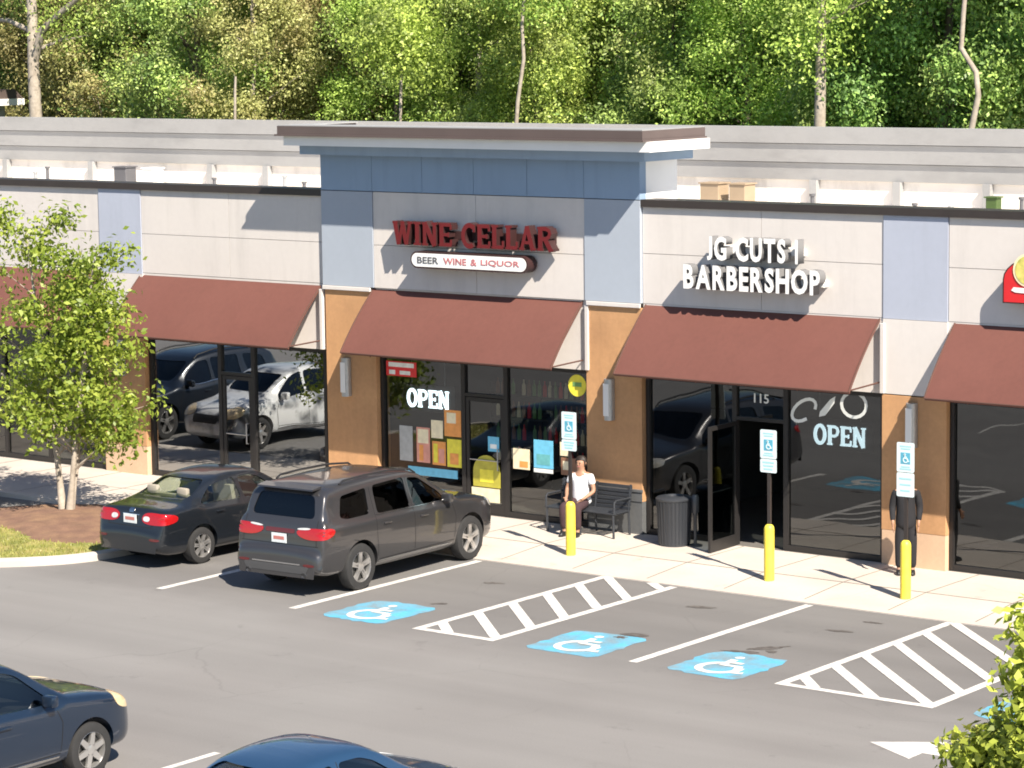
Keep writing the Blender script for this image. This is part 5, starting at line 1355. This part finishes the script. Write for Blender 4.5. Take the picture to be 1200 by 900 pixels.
# bushes at the wood's edge close the view under the crowns
mb_v = []
def uplace(r):
    y = r.uniform(25.6, 27.5); x = r.uniform(-50, 12); z = abs(r.gauss(0, 1)) * 2.0 + (1.2 * math.sin(x * .9) + 1.0 * math.sin(x * 2.3)) * .6 + 1.2
    return (x, y + .3 * math.sin(x * 3), min(z, 6.6)), (0, -.5, .5)
me = leaves(40000, uplace, .07, 5); me.materials.append(M['leafA']); u = bpy.data.objects.new('undergrowth', me); link(u)
tag(u, 'low tangled undergrowth along the edge of the wood', 'undergrowth', kind='stuff')
# the pale trunks standing in front of the wood
def pale_tree(label, x, y, h, r0, seed, fork=None, kink=None, crown=True, low=None):
    t = empty('pale_trunk_tree', label, 'tree', (x, y, -.15)); mb_ = MB(); ends = []
    if kink:
        pts = [(a * 1.0, 0, z) for a, z in kink]; mb_.tube(pts, [r0 * (1 - .5 * i / len(pts)) for i in range(len(pts))], 10)
        ends += [Vector(pts[-1]), Vector((.5, .3, pts[-1][2] - 1)), Vector((-.6, 0, pts[-1][2] - .6))]
    else: limbs(mb_, (0, 0, -.1), (.1, 0, h), r0, r0 * .45, 5, seed, 2.2, .66, ends, .18)
    for pl, ra in (fork or []): mb_.tube(pl, [ra * (1 - .6 * i / len(pl)) for i in range(len(pl))], 8); ends.append(Vector(pl[-1]))
    if low: ends += [Vector((dx, -.5, low + dz)) for dx, dz in ((.3, .9), (-.4, 1.4), (.5, 2.0), (-.1, .5))] * 3
    mb_.build('trunk', M['palebark'], t, 50)
    if crown:
        def place(r):
            c = ends[r.randrange(len(ends))]; d = Vector((r.gauss(0, 1), r.gauss(0, 1), r.gauss(0, .8))).normalized(); return c + d * r.random() ** .5 * 1.3 + Vector((0, 0, .5)), d
        me_ = leaves(6500, place, .062, seed); me_.materials.append(M['leafB']); link(bpy.data.objects.new('crown', me_), t)
pale_tree('tree with thick forked bare trunk at the left of the wood', -33.46, 23.6, 13, .30, 1, [([(0, 0, 8.2), (.5, 0, 9.4), (1.6, -.1, 10.0), (3.0, -.1, 10.8)], .16), ([(-.05, 0, 9.4), (-1.2, .1, 9.75), (-2.3, .1, 9.8)], .10)])
pale_tree('tree with stout grey brown trunk right of the raised bay', -3.35, 23.6, 13, .22, 2, None, None, True, low=7.6)
pale_tree('tree with thin crooked whitish trunk at the right of the wood', 1.0, 23.6, 13, .095, 3, None, [(0, 0), (.05, 5.4), (.2, 6.4), (.42, 7.4), (.35, 8.0), (-.08, 8.6), (-.02, 9.5), (.1, 10.8), (.1, 12.5)])
pale_tree('tree with slim whitish trunk behind the middle of the raised bay', -13.45, 23.6, 11, .075, 4, None, [(0, 0), (.05, 4), (.0, 6), (.12, 7.2), (.35, 8.4), (.3, 9.4), (.5, 11)])
pale_tree('slender pale sapling left of the raised bay', -24.35, 23.5, 8.0, .06, 5, None, [(0, 0), (.03, 3), (.0, 5.5), (.06, 7.4), (.1, 7.9)], False)
pale_tree('slender pale sapling behind the left of the raised bay', -17.7, 23.5, 9.0, .06, 6, None, [(0, 0), (.03, 3), (.0, 5.5), (.1, 7.4), (.18, 9.0)])

# young tree on the planting island
def young_tree(label, loc, stems, size, n, mleaf, seed, extra=(), clus=.42, trunkmat='palebark', cut=None):
    t = empty('young_tree', label, 'tree', loc); mb_ = MB(); ends = []
    for k, (b, tp, r0, nb, z0, spr) in enumerate(stems): limbs(mb_, b, tp, r0, r0 * .25, nb, seed + k, spr, z0, ends, .22)
    for pl, ra in extra: mb_.tube(pl, [ra * (1 - .6 * i / len(pl)) for i in range(len(pl))], 6)
    mb_.build('trunk', M[trunkmat], t, 50); ends = [e for e in ends if cut is None or cut(e)]
    def place(r):
        c = ends[r.randrange(len(ends))]; d = Vector((r.gauss(0, 1), r.gauss(0, 1), r.gauss(0, .9))).normalized(); return c + d * r.random() ** .55 * clus * (.6 + .8 * r.random()), d
    me_ = leaves(n, place, size, seed); me_.materials.append(M[mleaf]); link(bpy.data.objects.new('crown', me_), t)
young_tree('young bright green tree with white stems on the planting island', (-2.75, -4.35, .15),
           [((-.10, 0, 0), (-.75, .1, 5.3), .065, 17, .17, 1.1), ((.12, -.05, 0), (.62, .2, 4.7), .06, 17, .15, 1.05), ((.02, .1, 0), (.35, .5, 4.0), .05, 16, .16, 1.1)],
           .058, 14000, 'leafE', 300, [([(-.5, 0, 1.9), (-1.2, -.1, 2.3), (-2.2, -.2, 3.1)], .03), ([(-.3, 0, 1.3), (-1.1, 0, 1.75), (-2.0, 0, 1.9)], .03)], .40)
young_tree('bright green tree with browning leaves at the right corner of the lot', (22.0, -13.4, -.0),
           [((0, 0, 0), (.12, .1, 2.45), .07, 18, .2, .55), ((.08, 0, 0), (.85, -.3, 1.9), .06, 16, .2, .75), ((-.08, 0, 0), (-.62, .1, 1.0), .05, 16, .25, .7)],
           .07, 11000, 'leafF', 330, (), .31)
sheet([(20.9, -14.6), (23.4, -14.6), (23.4, -12.4), (20.9, -12.4)], .006, 'mulch_bed', M['mulch'])
bpy.context.view_layer.update()
